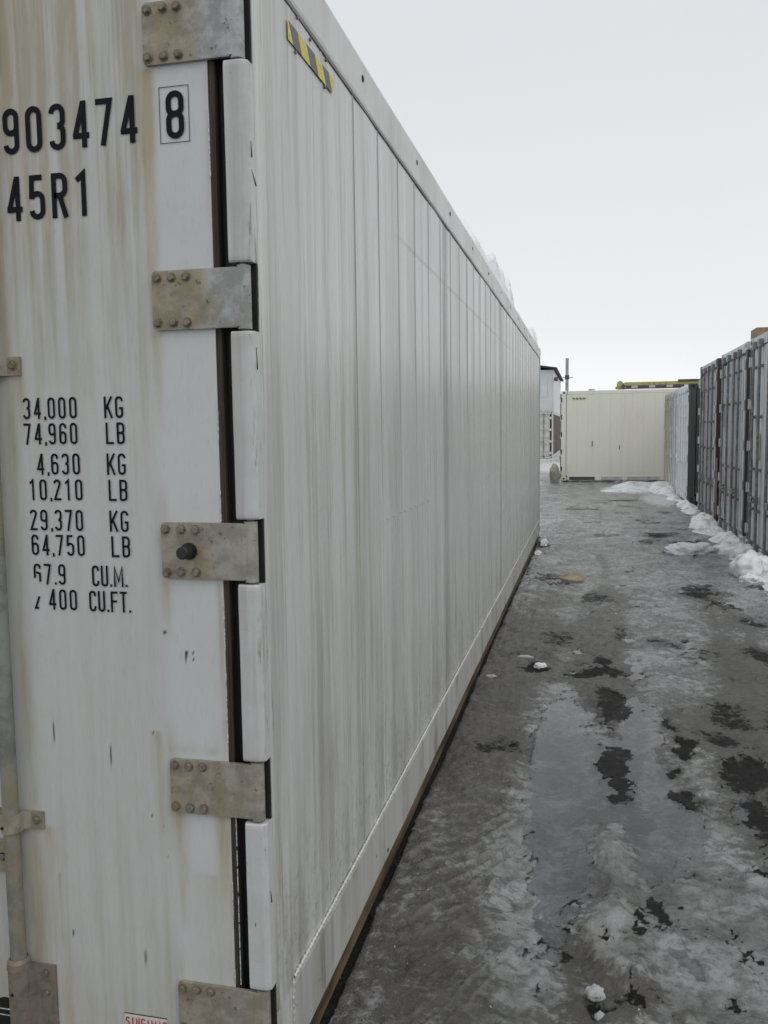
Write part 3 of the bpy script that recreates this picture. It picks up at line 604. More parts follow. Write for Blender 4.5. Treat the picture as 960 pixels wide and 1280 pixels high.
# hinges
def hexbolt(mb, x, y, z, rr, h=0.010, mi=0, rot=0.3):
    pts = [(x+rr*math.cos(k*math.pi/3+rot), z+rr*math.sin(k*math.pi/3+rot)) for k in range(6)]
    pi = [(x+rr*.82*math.cos(k*math.pi/3+rot), z+rr*.82*math.sin(k*math.pi/3+rot)) for k in range(6)]
    vs = [(p[0], y, p[1]) for p in pts]+[(p[0], y-h*.75, p[1]) for p in pts]+[(p[0], y-h, p[1]) for p in pi]
    fs = [(k, (k+1) % 6, 6+(k+1) % 6, 6+k) for k in range(6)]+[(6+k, 6+(k+1) % 6, 12+(k+1) % 6, 12+k) for k in range(6)]+[tuple(range(12, 18))]
    mb.add(vs, fs, mi); mb.cyl((x, y, z), (x, y-0.002, z), rr*1.25, n=18, mi=mi)
for i, hz in enumerate(HZ):
    b = MB(); z0, z1 = hz-0.0685, hz+0.0685; T = 0.0085
    R_ = 0.010; pl = []
    for cx, cz, a0 in ((-0.252+R_, z1-R_, 90), (-0.252+R_, z0+R_, 180)):
        pl += [(cx+R_*math.cos(RAD(a0+k*22.5)), cz+R_*math.sin(RAD(a0+k*22.5))) for k in range(5)]
    pl += [(-0.040, z0+0.0), (-0.040, z1)]
    b.prism(pl, 1, -0.0015, -0.0015-T, mi=0)
    b.box((-0.112, -0.0106, z0+0.0015), (-0.038, -0.0015, z1-0.0015), bev=0.0005, mi=1)
    # leaf curling round the pin
    arcp = [(-0.024+0.0175*math.cos(RAD(a)), 0.008+0.0175*math.sin(RAD(a))) for a in range(250, 20, -0+10)] if False else None
    b.cyl((-0.026, 0.004, z0-0.004), (-0.026, 0.004, z1+0.004), 0.0165, n=24, mi=1)
    b.box((-0.046, -0.0115, z0+0.002), (-0.028, 0.0, z1-0.002), bev=0.001, mi=1)
    h = b.build('hinge', [M_hinge, M_hinge], near)
    sv = rn.uniform(.9, 1.1)
    for zz in (hz+0.0525, hz-0.0525):
        for k, xx in enumerate((-0.239, -0.200, -0.163)):
            q = MB(); hexbolt(q, xx+rn.uniform(-.002, .002), -0.0095, zz+rn.uniform(-.0015, .0015), 0.0092*sv, rn.uniform(.009, .013), rot=rn.uniform(0, 1)); q.build('bolt', M_bolt, h)
    b = MB(); b.cyl((-0.026, 0.004, z0-0.010), (-0.026, 0.004, z1+0.010), 0.009, n=16); b.build('hinge_pin', M_bolt, h)
    if i == 2:
        b = MB(); b.cyl((-0.180, -0.009, hz), (-0.180, -0.0125, hz), 0.021, n=28)
        b.cyl((-0.180, -0.0125, hz), (-0.180, -0.048, hz), 0.0165, 0.0155, n=28, caps=False)
        b.cyl((-0.180, -0.048, hz), (-0.180, -0.051, hz), 0.0155, 0.013, n=28, caps=False)
        b.cyl((-0.180, -0.051, hz), (-0.180, -0.040, hz), 0.013, 0.008, n=28, caps=True)
        b.build('rubber_buffer', M_black, h)

# corner posts: body with rounded front covers between the hinges, open slots at the hinges
def post_cover(mb, z0, z1, mi=0):
    pr = [(-0.0555, 0.05), (-0.0555, -0.0135), (-0.0535, -0.016), (-0.040, -0.0165), (-0.024, -0.0165), (-0.012, -0.016), (-0.005, -0.0125), (0.0, -0.006), (0.0, 0.05)]
    n = len(pr); zs = [z0, z0+0.004]+[z0+0.012+(z1-z0-0.024)*k/46 for k in range(47)]+[z1-0.004, z1]; ins = [0.004, 0.001]+[0]*47+[0.001, 0.004]
    vs = []
    for z, q in zip(zs, ins):
        for k, (x, y) in enumerate(pr):
            dn = 0.0022*(float(vnoise(z*9, k*0.35, 7))-0.5)+0.0012*(float(vnoise(z*38, k*0.6, 8))-0.5)
            vs.append((x-(abs(dn) if k >= n-3 and k < n-1 else 0), y+((q+dn*.8) if y < 0.0 else 0), z))
    fs = []
    for k in range(len(zs)-1):
        for j in range(n-1): fs.append((k*n+j, k*n+j+1, (k+1)*n+j+1, (k+1)*n+j))
    fs += [tuple(range(n)), tuple(range((len(zs)-1)*n, len(zs)*n))]
    mb.add(vs, fs, mi, False)
b = MB()
segs = []; top = 2.935
for hz in HZ: segs.append((hz+0.078, top)); top = hz-0.078
segs.append((0.16, top))
for z0, z1 in segs: post_cover(b, z0, z1)
b.box((-0.0555, 0.028, 0.115), (-0.0005, 0.16, 3.0), mi=0)
b.build('corner_post', [M_post], near)
b = MB()   # dark back of every hinge slot, with the worn side lip
hinges = [c for c in near.children if c.name.startswith('hinge')]
for hz, ho in zip(HZ, hinges):
    b = MB(); b.box((-0.0545, 0.020, hz-0.0775), (-0.002, 0.0278, hz+0.0775), mi=0)
    b.build('slot_back', M_dark, ho)
b = MB(); b.box((-2.438, 0.0, 0.115), (-2.36, 0.16, 3.0)); b.build('corner_post', M_post, near)
for yy in (LL-0.16,):
    for xx in (-2.438, -0.08):
        b = MB(); b.box((xx, yy, 0.24), (xx+0.08+(0.004 if xx > -1 else 0), yy+0.16, 2.87), bev=0.006); b.build('corner_post', M_post, near)
# edge dents and weld scars on the post
b = MB()
for z, l_ in ((2.40, .035), (2.34, .03), (1.93, .05), (0.62, .03)):
    b.cyl((-0.001, 0.004, z+l_/2), (0.0008, 0.028 if z == 2.34 else 0.006, z-l_/2), 0.0016, n=8)
b.build('scratch', M_dark, near)

# side wall facing the aisle: flat bonded panels with a narrow lip at every joint
prof_y = []; prof_x = []
PY = [0.268]
seams = [0.58+0.3427*k for k in range(34)]
y = 0.158
rng = np.random.RandomState(4)
bow = rng.uniform(-0.0012, 0.0022, 60); k = 0
pts = [(0.158, -0.004)]
prev = 0.158
for si, sy in enumerate(seams+[LL-0.16]):
    for t_ in (0.12, 0.35, 0.6, 0.85):
        yy = prev+(sy-0.012-prev)*t_; pts.append((yy, -0.0045+bow[si]*math.sin(math.pi*t_)))
    if sy < LL-0.17:
        d = 0.0032 if si > 0 else 0.002
        pts += [(sy-0.010, -0.0045), (sy-0.0035, -0.0045+d*.9), (sy-0.0030, -0.0045+d), (sy, -0.0045+d), (sy+0.0005, -0.0052), (sy+0.0030, -0.0060), (sy+0.008, -0.0045)]
    prev = sy+0.008
pts.append((LL-0.16, -0.0045))
zs_ = [0.315, 0.32, 0.9, 1.5, 2.1, 2.7, 2.842]
V = []
for z in zs_:
    for yy, xx in pts: V.append((xx+0.0006*math.sin(yy*3+z*2), yy, z))
sm_ = np.tile(np.array([1.0 if (any(abs(yy-q_) < 0.0042 for q_ in seams[1:]) and xx > -0.0045) or xx < -0.0055 else 0.0 for yy, xx in pts]), len(zs_))
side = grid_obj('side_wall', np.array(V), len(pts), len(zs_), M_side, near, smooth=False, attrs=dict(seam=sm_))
b = MB(); b.box((-0.012, 0.158, 0.30), (-0.008, 12.03, 2.85)); b.box((-0.08, 0.16, 0.30), (-0.012, 12.03, 2.85)); b.box((-2.438, 0.16, 0.315), (-2.37, 12.03, 2.84)); b.build('side_wall', M_white, near)
# the label band bonded to the wall (a shallow flat seam) and faint old sticker marks
b = MB()
for i in range(10):
    ya = 1.22+0.11*i; 
    b.box((-0.0012, ya, 1.421+rn.uniform(-.002, .002)), (0.0004, ya+0.055, 1.4235+rn.uniform(-.0015, .0015)))
b.build('scuff_line', M_weld, near)
# post side face strip
b = MB(); b.box((-0.03, 0.029, 0.30), (0.0006, 0.157, 2.845)); 
b.build('post_side_plate', M_side, near)
# top rail
b = MB()
pr = [(-0.10, 2.99), (-0.10, 3.006), (-0.014, 3.006), (-0.005, 3.003), (0.001, 2.996), (0.004, 2.985), (0.004, 2.862), (0.0015, 2.853), (-0.006, 2.845), (-0.05, 2.845)]
n_ = 26; ys_ = [0.157+(LL-0.33)*k/n_ for k in range(n_+1)]
for k in range(n_): 
    w0 = 0.0012*math.sin(k*1.7); w1 = 0.0012*math.sin((k+1)*1.7); m_ = len(pr)
    vs = [(x+w0, ys_[k], z) for x, z in pr]+[(x+w1, ys_[k+1], z) for x, z in pr]
    b.add(vs, [(j, (j+1) % m_, m_+(j+1) % m_, m_+j) for j in range(m_)], 0, False)
yy = 0.08+0.95
while yy < LL-0.2:
    b.cyl((0.002, yy, 2.935), (0.0065, yy, 2.935), 0.011, n=14, mi=1); yy += 0.953
b.build('top_rail', [M_rail, M_dark], near)
# hanging dark seam line under the rail: sealant bead
b = MB(); b.cyl((-0.002, 0.16, 2.8435), (-0.002, LL-0.17, 2.8435), 0.0022, n=8); b.build('sealant_bead', M_gasket, near)
b = MB(); b.box((-2.438, 0.16, 2.85), (-2.36, LL-0.16, 3.0)); b.build('top_rail', M_rail, near)
# bottom rail + weld bead
b = MB()
pr = [(-0.10, 0.11), (0.006, 0.11), (0.0065, 0.118), (0.006, 0.300), (0.003, 0.309), (-0.02, 0.313)]
for k in range(n_):
    w0 = 0.0015*math.sin(k*2.3); w1 = 0.0015*math.sin((k+1)*2.3); m_ = len(pr)
    vs = [(x+w0*(x > 0), ys_[k]-.017*(k == 0), z) for x, z in pr]+[(x+w1*(x > 0), ys_[k+1], z) for x, z in pr]
    b.add(vs, [(j, (j+1) % m_, m_+(j+1) % m_, m_+j) for j in range(m_)], 0, False)
b.add([(x, 0.14, z) for x, z in pr], [tuple(range(len(pr)))])
b.cyl((0.004, 1.238, 0.135), (0.0075, 1.238, 0.135), 0.008, n=12, mi=1)
b.build('bottom_rail', [M_lowrail, M_dark], near)
def bead(mb, a, b_, r0, step, seed=1, axis=1):
    rr = random.Random(seed); a = Vector(a); b_ = Vector(b_); L_ = (b_-a).length; n = int(L_/step); prev = None; vs = []; fs = []; m = 7
    d = (b_-a).normalized(); e = Vector((1, 0, 0)); g = d.cross(e)
    for k in range(n+1):
        c = a.lerp(b_, k/n)+Vector((0, rr.uniform(-.0008, .0008), rr.uniform(-.0015, .0015))); q = r0*(1+0.28*math.sin(k*1.9)+rr.uniform(-.25, .35))
        for j in range(m): an = 2*math.pi*j/m; vs.append(c+e*math.cos(an)*q+g*math.sin(an)*q)
    for k in range(n):
        for j in range(m): fs.append((k*m+j, k*m+(j+1) % m, (k+1)*m+(j+1) % m, (k+1)*m+j))
    mb.add(vs, fs, 0, True)
b = MB(); bead(b, (0.002, 0.15, 0.3165), (0.002, 4.0, 0.3165), 0.0042, 0.0065, 2); bead(b, (0.002, 4.0, 0.3165), (0.002, LL-.2, 0.3165), 0.0042, 0.03, 5)
bead(b, (0.002, 0.143, 0.12), (0.002, 0.143, 0.32), 0.0036, 0.006, 3)
b.build('weld_bead', M_weld, near)
# sill, header, roof, floor, far end
b = MB(); b.box((-2.36, 0.0, 0.113), (-0.057, 0.16, 0.1425), bev=0.004); b.build('door_sill', M_keeper, near)
b = MB(); b.box((-2.36, 0.004, 2.906), (-0.057, 0.155, 3.004), bev=0.004); b.build('door_header', M_post, near)
b = MB(); b.box((-2.355, 0.16, 2.97), (-0.101, LL-0.16, 2.999)); b.build('roof', M_white, near)
b = MB(); b.box((-2.35, 0.16, 0.15), (-0.1, LL-0.16, 0.29)); b.build('floor', M_dark, near)
b = MB(); b.box((-2.355, LL-0.15, 0.16), (-0.085, LL-0.02, 2.96)); b.build('end_wall', M_white, near)
def casting(mb, x, y, z, sx, sy):
    """corner casting block with its oval holes (dark insets)"""
    mb.box((x, y, z), (x+sx*0.162, y+sy*0.178, z+0.118), bev=0.006)
for (x, y, sx, sy) in ((0.006, LL+.002, -1, -1), (-2.44, LL+.002, 1, -1)):
    for z in (2.886, 0.108):
        b = MB(); casting(b, x, y, z, sx, sy); xo = x if sx < 0 else x
        b.cyl((xo-sx*0.0008, y+sy*0.09, z+0.035), (xo-sx*0.0012, y+sy*0.09, z+0.035+0.0), 0.001, n=8, mi=1)
        b.cyl((x-sx*0.001, y+sy*0.09, z+0.06), (x+sx*0.01, y+sy*0.09, z+0.06), 0.028, n=18, mi=1)
        b.build('corner_casting', [M_rail, M_dark], near)

# lettering on the door
def text_part(txt, x, z, h, w, t, adv, parent=door, **k):
    b = MB(); lettering(b, txt, x, z, h, w, t, adv, y=-0.0024, **k); o = b.build('lettering', M_paintblack, parent, recalc=False); return o
o_ = text_part('903474', -0.6345, 2.4365, 0.107, 0.41, 0.125, 0.585)
o_ = text_part('8', -0.2045+0.0005, 2.4365, 0.107, 0.42, 0.125, 0.6)
b = MB()
for a, c in (((-0.2205, 2.4275), (-0.2190, 2.5535)), ((-0.1475, 2.4275), (-0.1460, 2.5535)), ((-0.2190, 2.4275), (-0.1475, 2.4290)), ((-0.2190, 2.5520), (-0.1475, 2.5535))):
    b.add([(a[0], -0.0024, a[1]), (c[0], -0.0024, a[1]), (c[0], -0.0024, c[1]), (a[0], -0.0024, c[1])], [(0, 1, 2, 3)])
b.build('lettering_frame', M_paintblack, door, recalc=False)
text_part('45R1', -0.634, 2.279, 0.105, 0.41, 0.125, 0.59)
wk = dict(w=0.40, t=0.115)
H5 = 0.0525
for num, nx, uni, ux, z in (('34,000', -0.6190, 'KG', -0.395, 1.799), ('74,960', -0.6200, 'LB', -0.393, 1.736), ('4,630', -0.5875, 'KG', -0.394, 1.661), ('10,210', -0.6130, 'LB', -0.392, 1.597),
                            ('29,370', -0.6150, 'KG', -0.393, 1.521), ('64,750', -0.6140, 'LB', -0.391, 1.458), ('b7.9', -0.6120, 'CU.M.', -0.448, 1.384), ('z 400', -0.6140, 'CU.FT.', -0.459, 1.320)):
    b = MB(); sp = 0.22
    lettering(b, num, nx, z, H5, 0.385, 0.105, 0.565, y=-0.0024, space=sp)
    lettering(b, uni, ux, z-0.001, H5, 0.40 if len(uni) == 2 else 0.37, 0.105, 0.565 if len(uni) == 2 else 0.475, y=-0.0024)
    b.build('lettering', M_paintblack, door, recalc=False)
# maker's sticker at the bottom
b = MB(); b.add([(-0.412, -0.0022, 0.20), (-0.29, -0.0022, 0.20), (-0.29, -0.0022, 0.262), (-0.412, -0.0022, 0.262)], [(0, 1, 2, 3)], 0)
lettering(b, 'SINGAMAS', -0.408, 0.226, 0.026, 0.44, 0.13, 0.56, y=-0.0030, mi=1)
b.add([(-0.412, -0.0026, 0.2595), (-0.29, -0.0026, 0.2595), (-0.29, -0.0026, 0.262), (-0.412, -0.0026, 0.262)], [(0, 1, 2, 3)], 2)
b.build('sticker', [M_sticker, M_red, M_paintblack], door, recalc=False)

# hazard tape on the side near the top
b = MB()
cols = [0.262, 0.292, 0.362, 0.446, 0.520, 0.598, 0.662, 0.700]
# slanted bands, clipped by the tape's own outline
def tp(y, v): return (0.0012, y, 2.752+0.008*(y-0.28)/0.4+v*0.048)
yy0 = [0.276, 0.300, 0.372, 0.445, 0.520, 0.590, 0.655, 0.690]; sl_ = 0.035
for k in range(7):
    a0, a1 = yy0[k], yy0[k+1]
    q = [tp(a0+(sl_*.5 if k else 0), 0), tp(a1+(sl_*.5 if k < 6 else -0.012), 0), tp(a1-(sl_*.5 if k < 6 else 0), 1), tp(a0-(sl_*.5 if k else 0), 1)]
    b.add(q, [(0, 1, 2, 3)], k % 2)
b.build('warning_tape', [M_yellow, M_tapeblack], near, recalc=False)
b = MB()
for y_, z_ in ((0.34, 2.745), (0.60, 2.752), (0.47, 2.83), (0.62, 2.835), (0.36, 2.84)):
    b = MB(); b.cyl((-0.003, y_, z_), (0.002, y_, z_), 0.005, n=10); b.build('rivet', M_bolt, near)

# locking rod on the door with its guides, handle hub and keeper
rod = MB(); rod.cyl((-0.6965, -0.030, 0.36), (-0.6965, -0.030, 2.86), 0.0205, n=28)
rodo = rod.build('lock_rod', M_rod, near)
def guide(z, hgt=0.046):
    b = MB()
    prv = [( -0.6965+0.0265*math.cos(RAD(a)), -0.030+0.0265*math.sin(RAD(a))) for a in range(180, 361, 15)]
    pin = [( -0.6965+0.0210*math.cos(RAD(a)), -0.030+0.0210*math.sin(RAD(a))) for a in range(360, 179, -15)]
    prof = [(-0.723, -0.003)]+prv+[(-0.670, -0.016), (-0.655, -0.0075), (-0.618, -0.0075), (-0.618, -0.001), (-0.668, -0.001), (-0.6755, -0.012)]+pin+[(-0.7175, -0.003)]
    b.prism(prof, 2, z-hgt/2, z+hgt/2)
    b.prism([(-0.723, -0.003), (-0.723, -0.0005), (-0.76, -0.0005), (-0.76, -0.006), (-0.7175, -0.006)], 2, z-hgt/2, z+hgt/2)
    hexbolt(b, -0.638, -0.0075, z+0.002, 0.010, 0.008, mi=1); b.cyl((-0.705, -0.053, z-0.006), (-0.705, -0.058, z-0.006), 0.0045, n=10, mi=2)
    return b.build('rod_guide', [M_hinge, M_bolt, M_dark], rodo)
for z in (0.762, 1.930): guide(z)
b = MB(); b.box((-0.676, -0.02, 2.632), (-0.638, -0.0005, 2.86), bev=0.008); b.build('rod_bracket', M_keeper, rodo)
b = MB(); b.cyl((-0.755, -0.004, 0.655), (-0.755, -0.010, 0.655), 0.044, n=36); b.box((-0.755, -0.012, 0.612), (-0.70, -0.006, 0.700), bev=0.002)
hexbolt(b, -0.742, -0.010, 0.655, 0.009, 0.008, mi=1); b.build('handle_hub', [M_hinge, M_bolt], rodo)
b = MB(); b.cyl((-0.6965, -0.030, 0.385), (-0.6965, -0.030, 0.367), 0.029, 0.031, n=28); b.cyl((-0.6965, -0.030, 0.395), (-0.6965, -0.030, 0.385), 0.0225, 0.029, n=28, caps=False)
prv = [(-0.6965+0.0290*math.cos(RAD(a)), -0.030+0.0290*math.sin(RAD(a))) for a in range(180, 361, 15)]
prof = [(-0.7255, -0.002)]+prv+[(-0.662, -0.012), (-0.650, -0.009), (-0.612, -0.009), (-0.606, -0.006), (-0.606, -0.001)]
b.prism(prof, 2, 0.17, 0.366)
hexbolt(b, -0.632, -0.009, 0.345, 0.008, 0.006, mi=1); hexbolt(b, -0.632, -0.009, 0.29, 0.008, 0.006, mi=1); b.cyl((-0.7, -0.0585, 0.305), (-0.7, -0.0610, 0.305), 0.0045, n=10, mi=2)
b.build('rod_keeper', [M_keeper, M_bolt, M_dark], rodo)
b = MB()   # dark oval recess behind the rod foot
pl = [(-0.80, 0.16)]+[(-0.765+0.045*math.cos(RAD(a)), 0.20+0.052*math.sin(RAD(a))) for a in range(180, -1, -12)]+[(-0.70, 0.16)]
b.prism(pl, 1, -0.0026, 0.0); b.box((-0.80, -0.0035, 0.218), (-0.705, -0.0030, 0.221), mi=1); b.box((-0.80, -0.0035, 0.201), (-0.705, -0.0030, 0.2035), mi=1)
b.build('handle_recess', [M_dark, M_chrome], door)

# timber sleeper the container stands on
b = MB()
b.box((-0.14, 0.10, 0.035), (0.001, 4.3, 0.1075), bev=0.006); b.box((-0.14, 0.10, 0.0), (-0.03, 4.3, 0.033)); b.build('timber_beam', M_wood, None)
bo = bpy.data.objects['timber_beam']; tag(bo, 'wet brown timber beam under the near end of the long white container', 'beam')
b = MB(); b.box((-0.15, 4.32, 0.03), (-0.002, 12.0, 0.107), bev=0.008); b.box((-0.15, 4.32, 0.0), (-0.04, 12.0, 0.028)); tag(b.build('timber_beam', M_wood, None), 'dark timber beam under the far end of the long white container', 'beam')
for y_ in (0.1, 11.7):
    b = MB(); b.box((-2.42, y_, 0), (-2.2, y_+0.4, 0.106), bev=0.01); tag(b.build('timber_block', M_wood, None), 'timber block under the hidden side of the long white container, '+('door' if y_ < 1 else 'far')+' end', 'block')

# ------------------------------------------------------------ other containers
def cmats(key, base, dirt=(0.15, 0.14, 0.125), amount=0.8, rustamt=0.8, chips=0.4, rough=0.5):
    return painted(key, base, dirt, amount=amount, rustamt=rustamt, chips=chips, rough=rough, streak=9)
P_pale = cmats('weathered_pale_grey_paint', (0.60, 0.62, 0.635), amount=0.85)
P_grey = cmats('weathered_grey_paint', (0.48, 0.50, 0.515), amount=0.9)
P_white = cmats('bright_white_paint', (0.76, 0.78, 0.80), amount=0.35, rustamt=0.3, chips=0)
P_blue = cmats('pale_bluish_paint', (0.56, 0.585, 0.615), amount=0.5)
P_beige = cmats('beige_paint', (0.50, 0.49, 0.41), amount=0.6)
P_dark_and_shade = cmats('dark_grey_paint_and_shade', (0.07, 0.07, 0.07), (0.04, 0.035, 0.03))  # dark parts, and shade coloured into row posts and a slot-side wall
P_rusty = painted('rusty_brown_frame_paint', (0.06, 0.036, 0.03), (0.03, 0.025, 0.022), amount=0.9, rustamt=0.8)
P_steel = mk_metal('dark_rod_steel', (0.26, 0.275, 0.285), (0.16, 0.165, 0.165), (0.20, 0.16, 0.11), sc=12)
P_lug = cmats('lug_paint', (0.52, 0.525, 0.51), amount=0.8)
P_cream = painted('cream_paint', (0.74, 0.73, 0.655), (0.42, 0.40, 0.32), amount=0.28, streak=5, rustamt=0.12, rough=0.42)

def container(name, label, loc, rz, L=12.192, H=2.896, w=2.438, body=P_pale, frame=None, side=None, rodm=P_steel, doorstyle='flat', group=None, rust_post=False, cat='container', tilt=0, flatside=False, lugm=P_lug, darkpost=False, postm=None):
    frame = frame or body; side = side or body
    t = thing(name, label, cat, loc, rz, group)
    r_ = random.Random(hash(label) % 1000 if False else len(label)*7+int(abs(loc[1])*10))
    gz = [0.55+r_.uniform(-.12, .12), 1.2+r_.uniform(-.2, .2), 1.95+r_.uniform(-.2, .2), H-0.42+r_.uniform(-.08, .05)]
    # frame
    for xx in (-w, -0.075):
        for yy, d in ((-0.015, 0.15), (L-0.15, 0.15)):
            b = MB(); b.box((xx, yy, 0.118), (xx+0.075, yy+d, H-0.118), bev=0.006)
            b.build('corner_post', P_rusty if (rust_post and yy < 0 and xx > -1) else postm if (postm and yy < 0) else (P_dark_and_shade if darkpost and xx > -1 else frame), t)  # dark postm and darkpost put the shade of the gaps into post colour
    for xx, sx in ((0.003, -1), (-w-0.003, 1)):
        for yy, sy in ((-0.02, 1), (L+0.004, -1)):
            for z in (0, H-0.118):
                b = MB(); b.box((xx, yy, z), (xx+sx*0.165, yy+sy*0.18, z+0.118), bev=0.008)
                b.cyl((xx-sx*0.001, yy+sy*0.09, z+0.059), (xx+sx*0.003, yy+sy*0.09, z+0.059), 0.033, n=16, mi=1)
                b.cyl((xx+sx*0.085, yy-sy*0.001, z+0.059), (xx+sx*0.085, yy+sy*0.003, z+0.059), 0.033, n=16, mi=1)
                b.build('corner_casting', [P_rusty if rust_post and z > 1 else (P_dark_and_shade if darkpost and xx > -1 else frame), M_dark], t)
    for xx in (-w+0.005, -0.065):
        b = MB(); b.box((xx, 0.18, H-0.11), (xx+0.06, L-0.18, H-0.004), bev=0.006); b.build('top_rail', frame, t)
        b = MB(); b.box((xx, 0.18, 0.012), (xx+0.06, L-0.18, 0.155), bev=0.006); b.build('bottom_rail', frame, t)
    b = MB(); b.box((-w+0.17, -0.012, H-0.14), (-0.17, 0.12, H-0.004), bev=0.006); b.build('door_header', frame, t)
    b = MB(); b.box((-w+0.17, -0.012, 0.01), (-0.17, 0.12, 0.10), bev=0.006); b.build('door_sill', frame, t)
    b = MB(); b.box((-w+0.07, 0.13, H-0.05), (-0.07, L-0.15, H-0.02)); b.build('roof', frame, t)
    b = MB(); b.box((-w+0.08, 0.13, 0.10), (-0.08, L-0.15, 0.15)); b.build('floor', M_dark, t)
    b = MB(); b.box((-w+0.076, L-0.12, 0.118), (-0.076, L-0.03, H-0.118)); b.build('end_wall', side, t)
    # side walls
    for xs, sg in ((-0.012, 1), (-w+0.012, -1)):
        pts = []
        if flatside:
            y = 0.15; pitch = 0.343
            while y < L-0.15-pitch:
                pts += [(y, 0), (y+pitch-0.012, 0.001), (y+pitch-0.008, -0.005), (y+pitch-0.002, -0.004)]; y += pitch
            pts.append((L-0.15, 0))
        else:
            y = 0.15; pitch = 0.278
            while y < L-0.15-pitch:
                pts += [(y, 0), (y+0.07, 0), (y+0.139, -0.036), (y+0.209, -0.036)]; y += pitch
            pts.append((L-0.15, 0))
        b = MB(); vs = []
        for z in (0.155, H*0.35, H*0.7, H-0.11):
            vs += [(xs+sg*p[1], p[0], z) for p in pts]
        n = len(pts); b.add(vs, [(j*n+i, j*n+i+1, (j+1)*n+i+1, (j+1)*n+i) for j in range(3) for i in range(n-1)])
        b.build('side_wall', side, t, recalc=False)
    # doors
    mid = -w/2
    for s in (0, 1):
        x0, x1 = ((mid+0.012, -0.165) if s == 0 else (-w+0.165, mid-0.012))
        b = MB()
        if doorstyle == 'flat':
            b.box((x0, 0.0, 0.115), (x1, 0.06, H-0.15), bev=0.006)
        elif doorstyle == 'ribbed':
            b.box((x0, 0.04, 0.115), (x1, 0.07, H-0.15), bev=0.004)
            for k in range(5):
                xx = x0+0.06+k*(x1-x0-0.12)/4; b.box((xx-0.055, -0.004, 0.16), (xx+0.055, 0.044, H-0.2), bev=0.012)
        else:
            b.box((x0, 0.02, 0.115), (x1, 0.06, H-0.15), bev=0.004)
            for k in range(5):
                zz = 0.35+k*(H-0.55)/5; b.box((x0+0.05, -0.004, zz), (x1-0.05, 0.024, zz+0.30), bev=0.014)
        d = b.build('door', body, t)
        xa = x1 if s == 0 else x0; sg = 1 if s == 0 else -1
        b = MB(); b.box((min(xa, xa+sg*0.088), -0.004, 0.12), (max(xa, xa+sg*0.088), 0.06, H-0.15)); b.build('gasket', M_black, d)
        nh = 5 if H > 2.7 else 4
        for k in range(nh):
            z = 0.28+k*(H-0.60)/(nh-1)
            b = MB(); b.box((min(xa-sg*0.10, xa+sg*0.095), -0.024, z-0.06), (max(xa-sg*0.10, xa+sg*0.095), -0.006 if doorstyle != 'flat' else -0.0005, z+0.06), bev=0.003)
            b.cyl((xa+sg*0.085, -0.028, z-0.07), (xa+sg*0.085, -0.028, z+0.07), 0.02, n=10)
            b.build('hinge', lugm, d)
        for k, fx in enumerate((0.26+r_.uniform(-.05, .05), 0.72+r_.uniform(-.06, .04))):
            xr = x0+(x1-x0)*fx; b = MB()
            b.cyl((xr, -0.045, 0.10), (xr, -0.045, H-0.10), 0.019, n=12)
            for z in gz:
                b.box((xr-0.045, -0.058, z-0.02), (xr+0.045, -0.003, z+0.02), bev=0.004, mi=0)
            for z in (0.09, H-0.13):
                b.box((xr-0.045, -0.065, z-0.05), (xr+0.045, -0.0135, z+0.06), bev=0.008, mi=0)
            zh = 0.72 if H > 2.7 else 0.85
            b.box((xr-0.03, -0.066, zh-0.05), (xr+0.03, -0.024, zh+0.05), bev=0.005, mi=0)
            dirx = 1 if k == 0 else -1
            b.box((xr, -0.078, zh-0.012), (xr+dirx*0.34, -0.066, zh+0.012), bev=0.003, mi=0)
            b.box((xr+dirx*0.20-0.03, -0.085, zh-0.045), (xr+dirx*0.20+0.03, -0.003, zh+0.04), bev=0.006, mi=0)
            b.build('lock_rod', [rodm, lugm], d)
    return t

XR = 2.95; RZ = -math.pi/2
G1 = 'containers standing side by side along the right of the aisle'
def onrow(px_y, loc_y): return loc_y-px_y
cA = container('shipping_container', 'tall grey container at the right edge, with yellow patches on its doors', (XR, 11.20, 0.05), RZ, body=P_pale, group=G1, postm=P_dark_and_shade)
cB = container('shipping_container', 'tall pale grey container with a blue patch on its door, beside the rusty framed one', (XR, 13.90, 0.05), RZ, body=P_pale, group=G1, doorstyle='ribbed', postm=P_dark_and_shade)
cC = container('shipping_container', 'tall streaky container with a teal patch and rusty brown frame, third from the right edge', (XR+0.02, 17.05, 0.05), RZ, body=P_grey, group=G1, rust_post=True, lugm=P_pale, doorstyle='ribbed', postm=P_dark_and_shade)
cE = container('shipping_container', 'bright white lower container with ribbed doors, just beyond the rusty framed one', (XR-0.05, 20.62, 0.10), RZ, H=2.591, body=P_white, frame=P_white, side=P_dark_and_shade, doorstyle='ribbed', group=G1, lugm=P_white, rodm=P_white, darkpost=True)  # shade of the slot beside it is coloured into the side and near post
cF = container('shipping_container', 'pale bluish lower container standing between the bright white one and the beige one', (XR+0.02, 23.02, 0.12), RZ, H=2.591, body=P_blue, group=G1, doorstyle='flat', rodm=P_blue, lugm=P_blue)
cG = container('shipping_container', 'beige lower container nearest to the cream container across the end of the aisle', (XR+0.06, 25.55, 0.13), RZ, H=2.591, body=P_beige, group=G1, doorstyle='flat', rodm=P_beige, lugm=P_beige)
# these boxes run local x from -w to 0, i.e. world y from loc.y up to loc.y + w: shift to start at the near corner
for o_, y_ in ((cA, 8.72), (cB, 11.42), (cC, 14.50), (cE, 18.25), (cF, 20.80), (cG, 23.28)): o_.location.y = y_
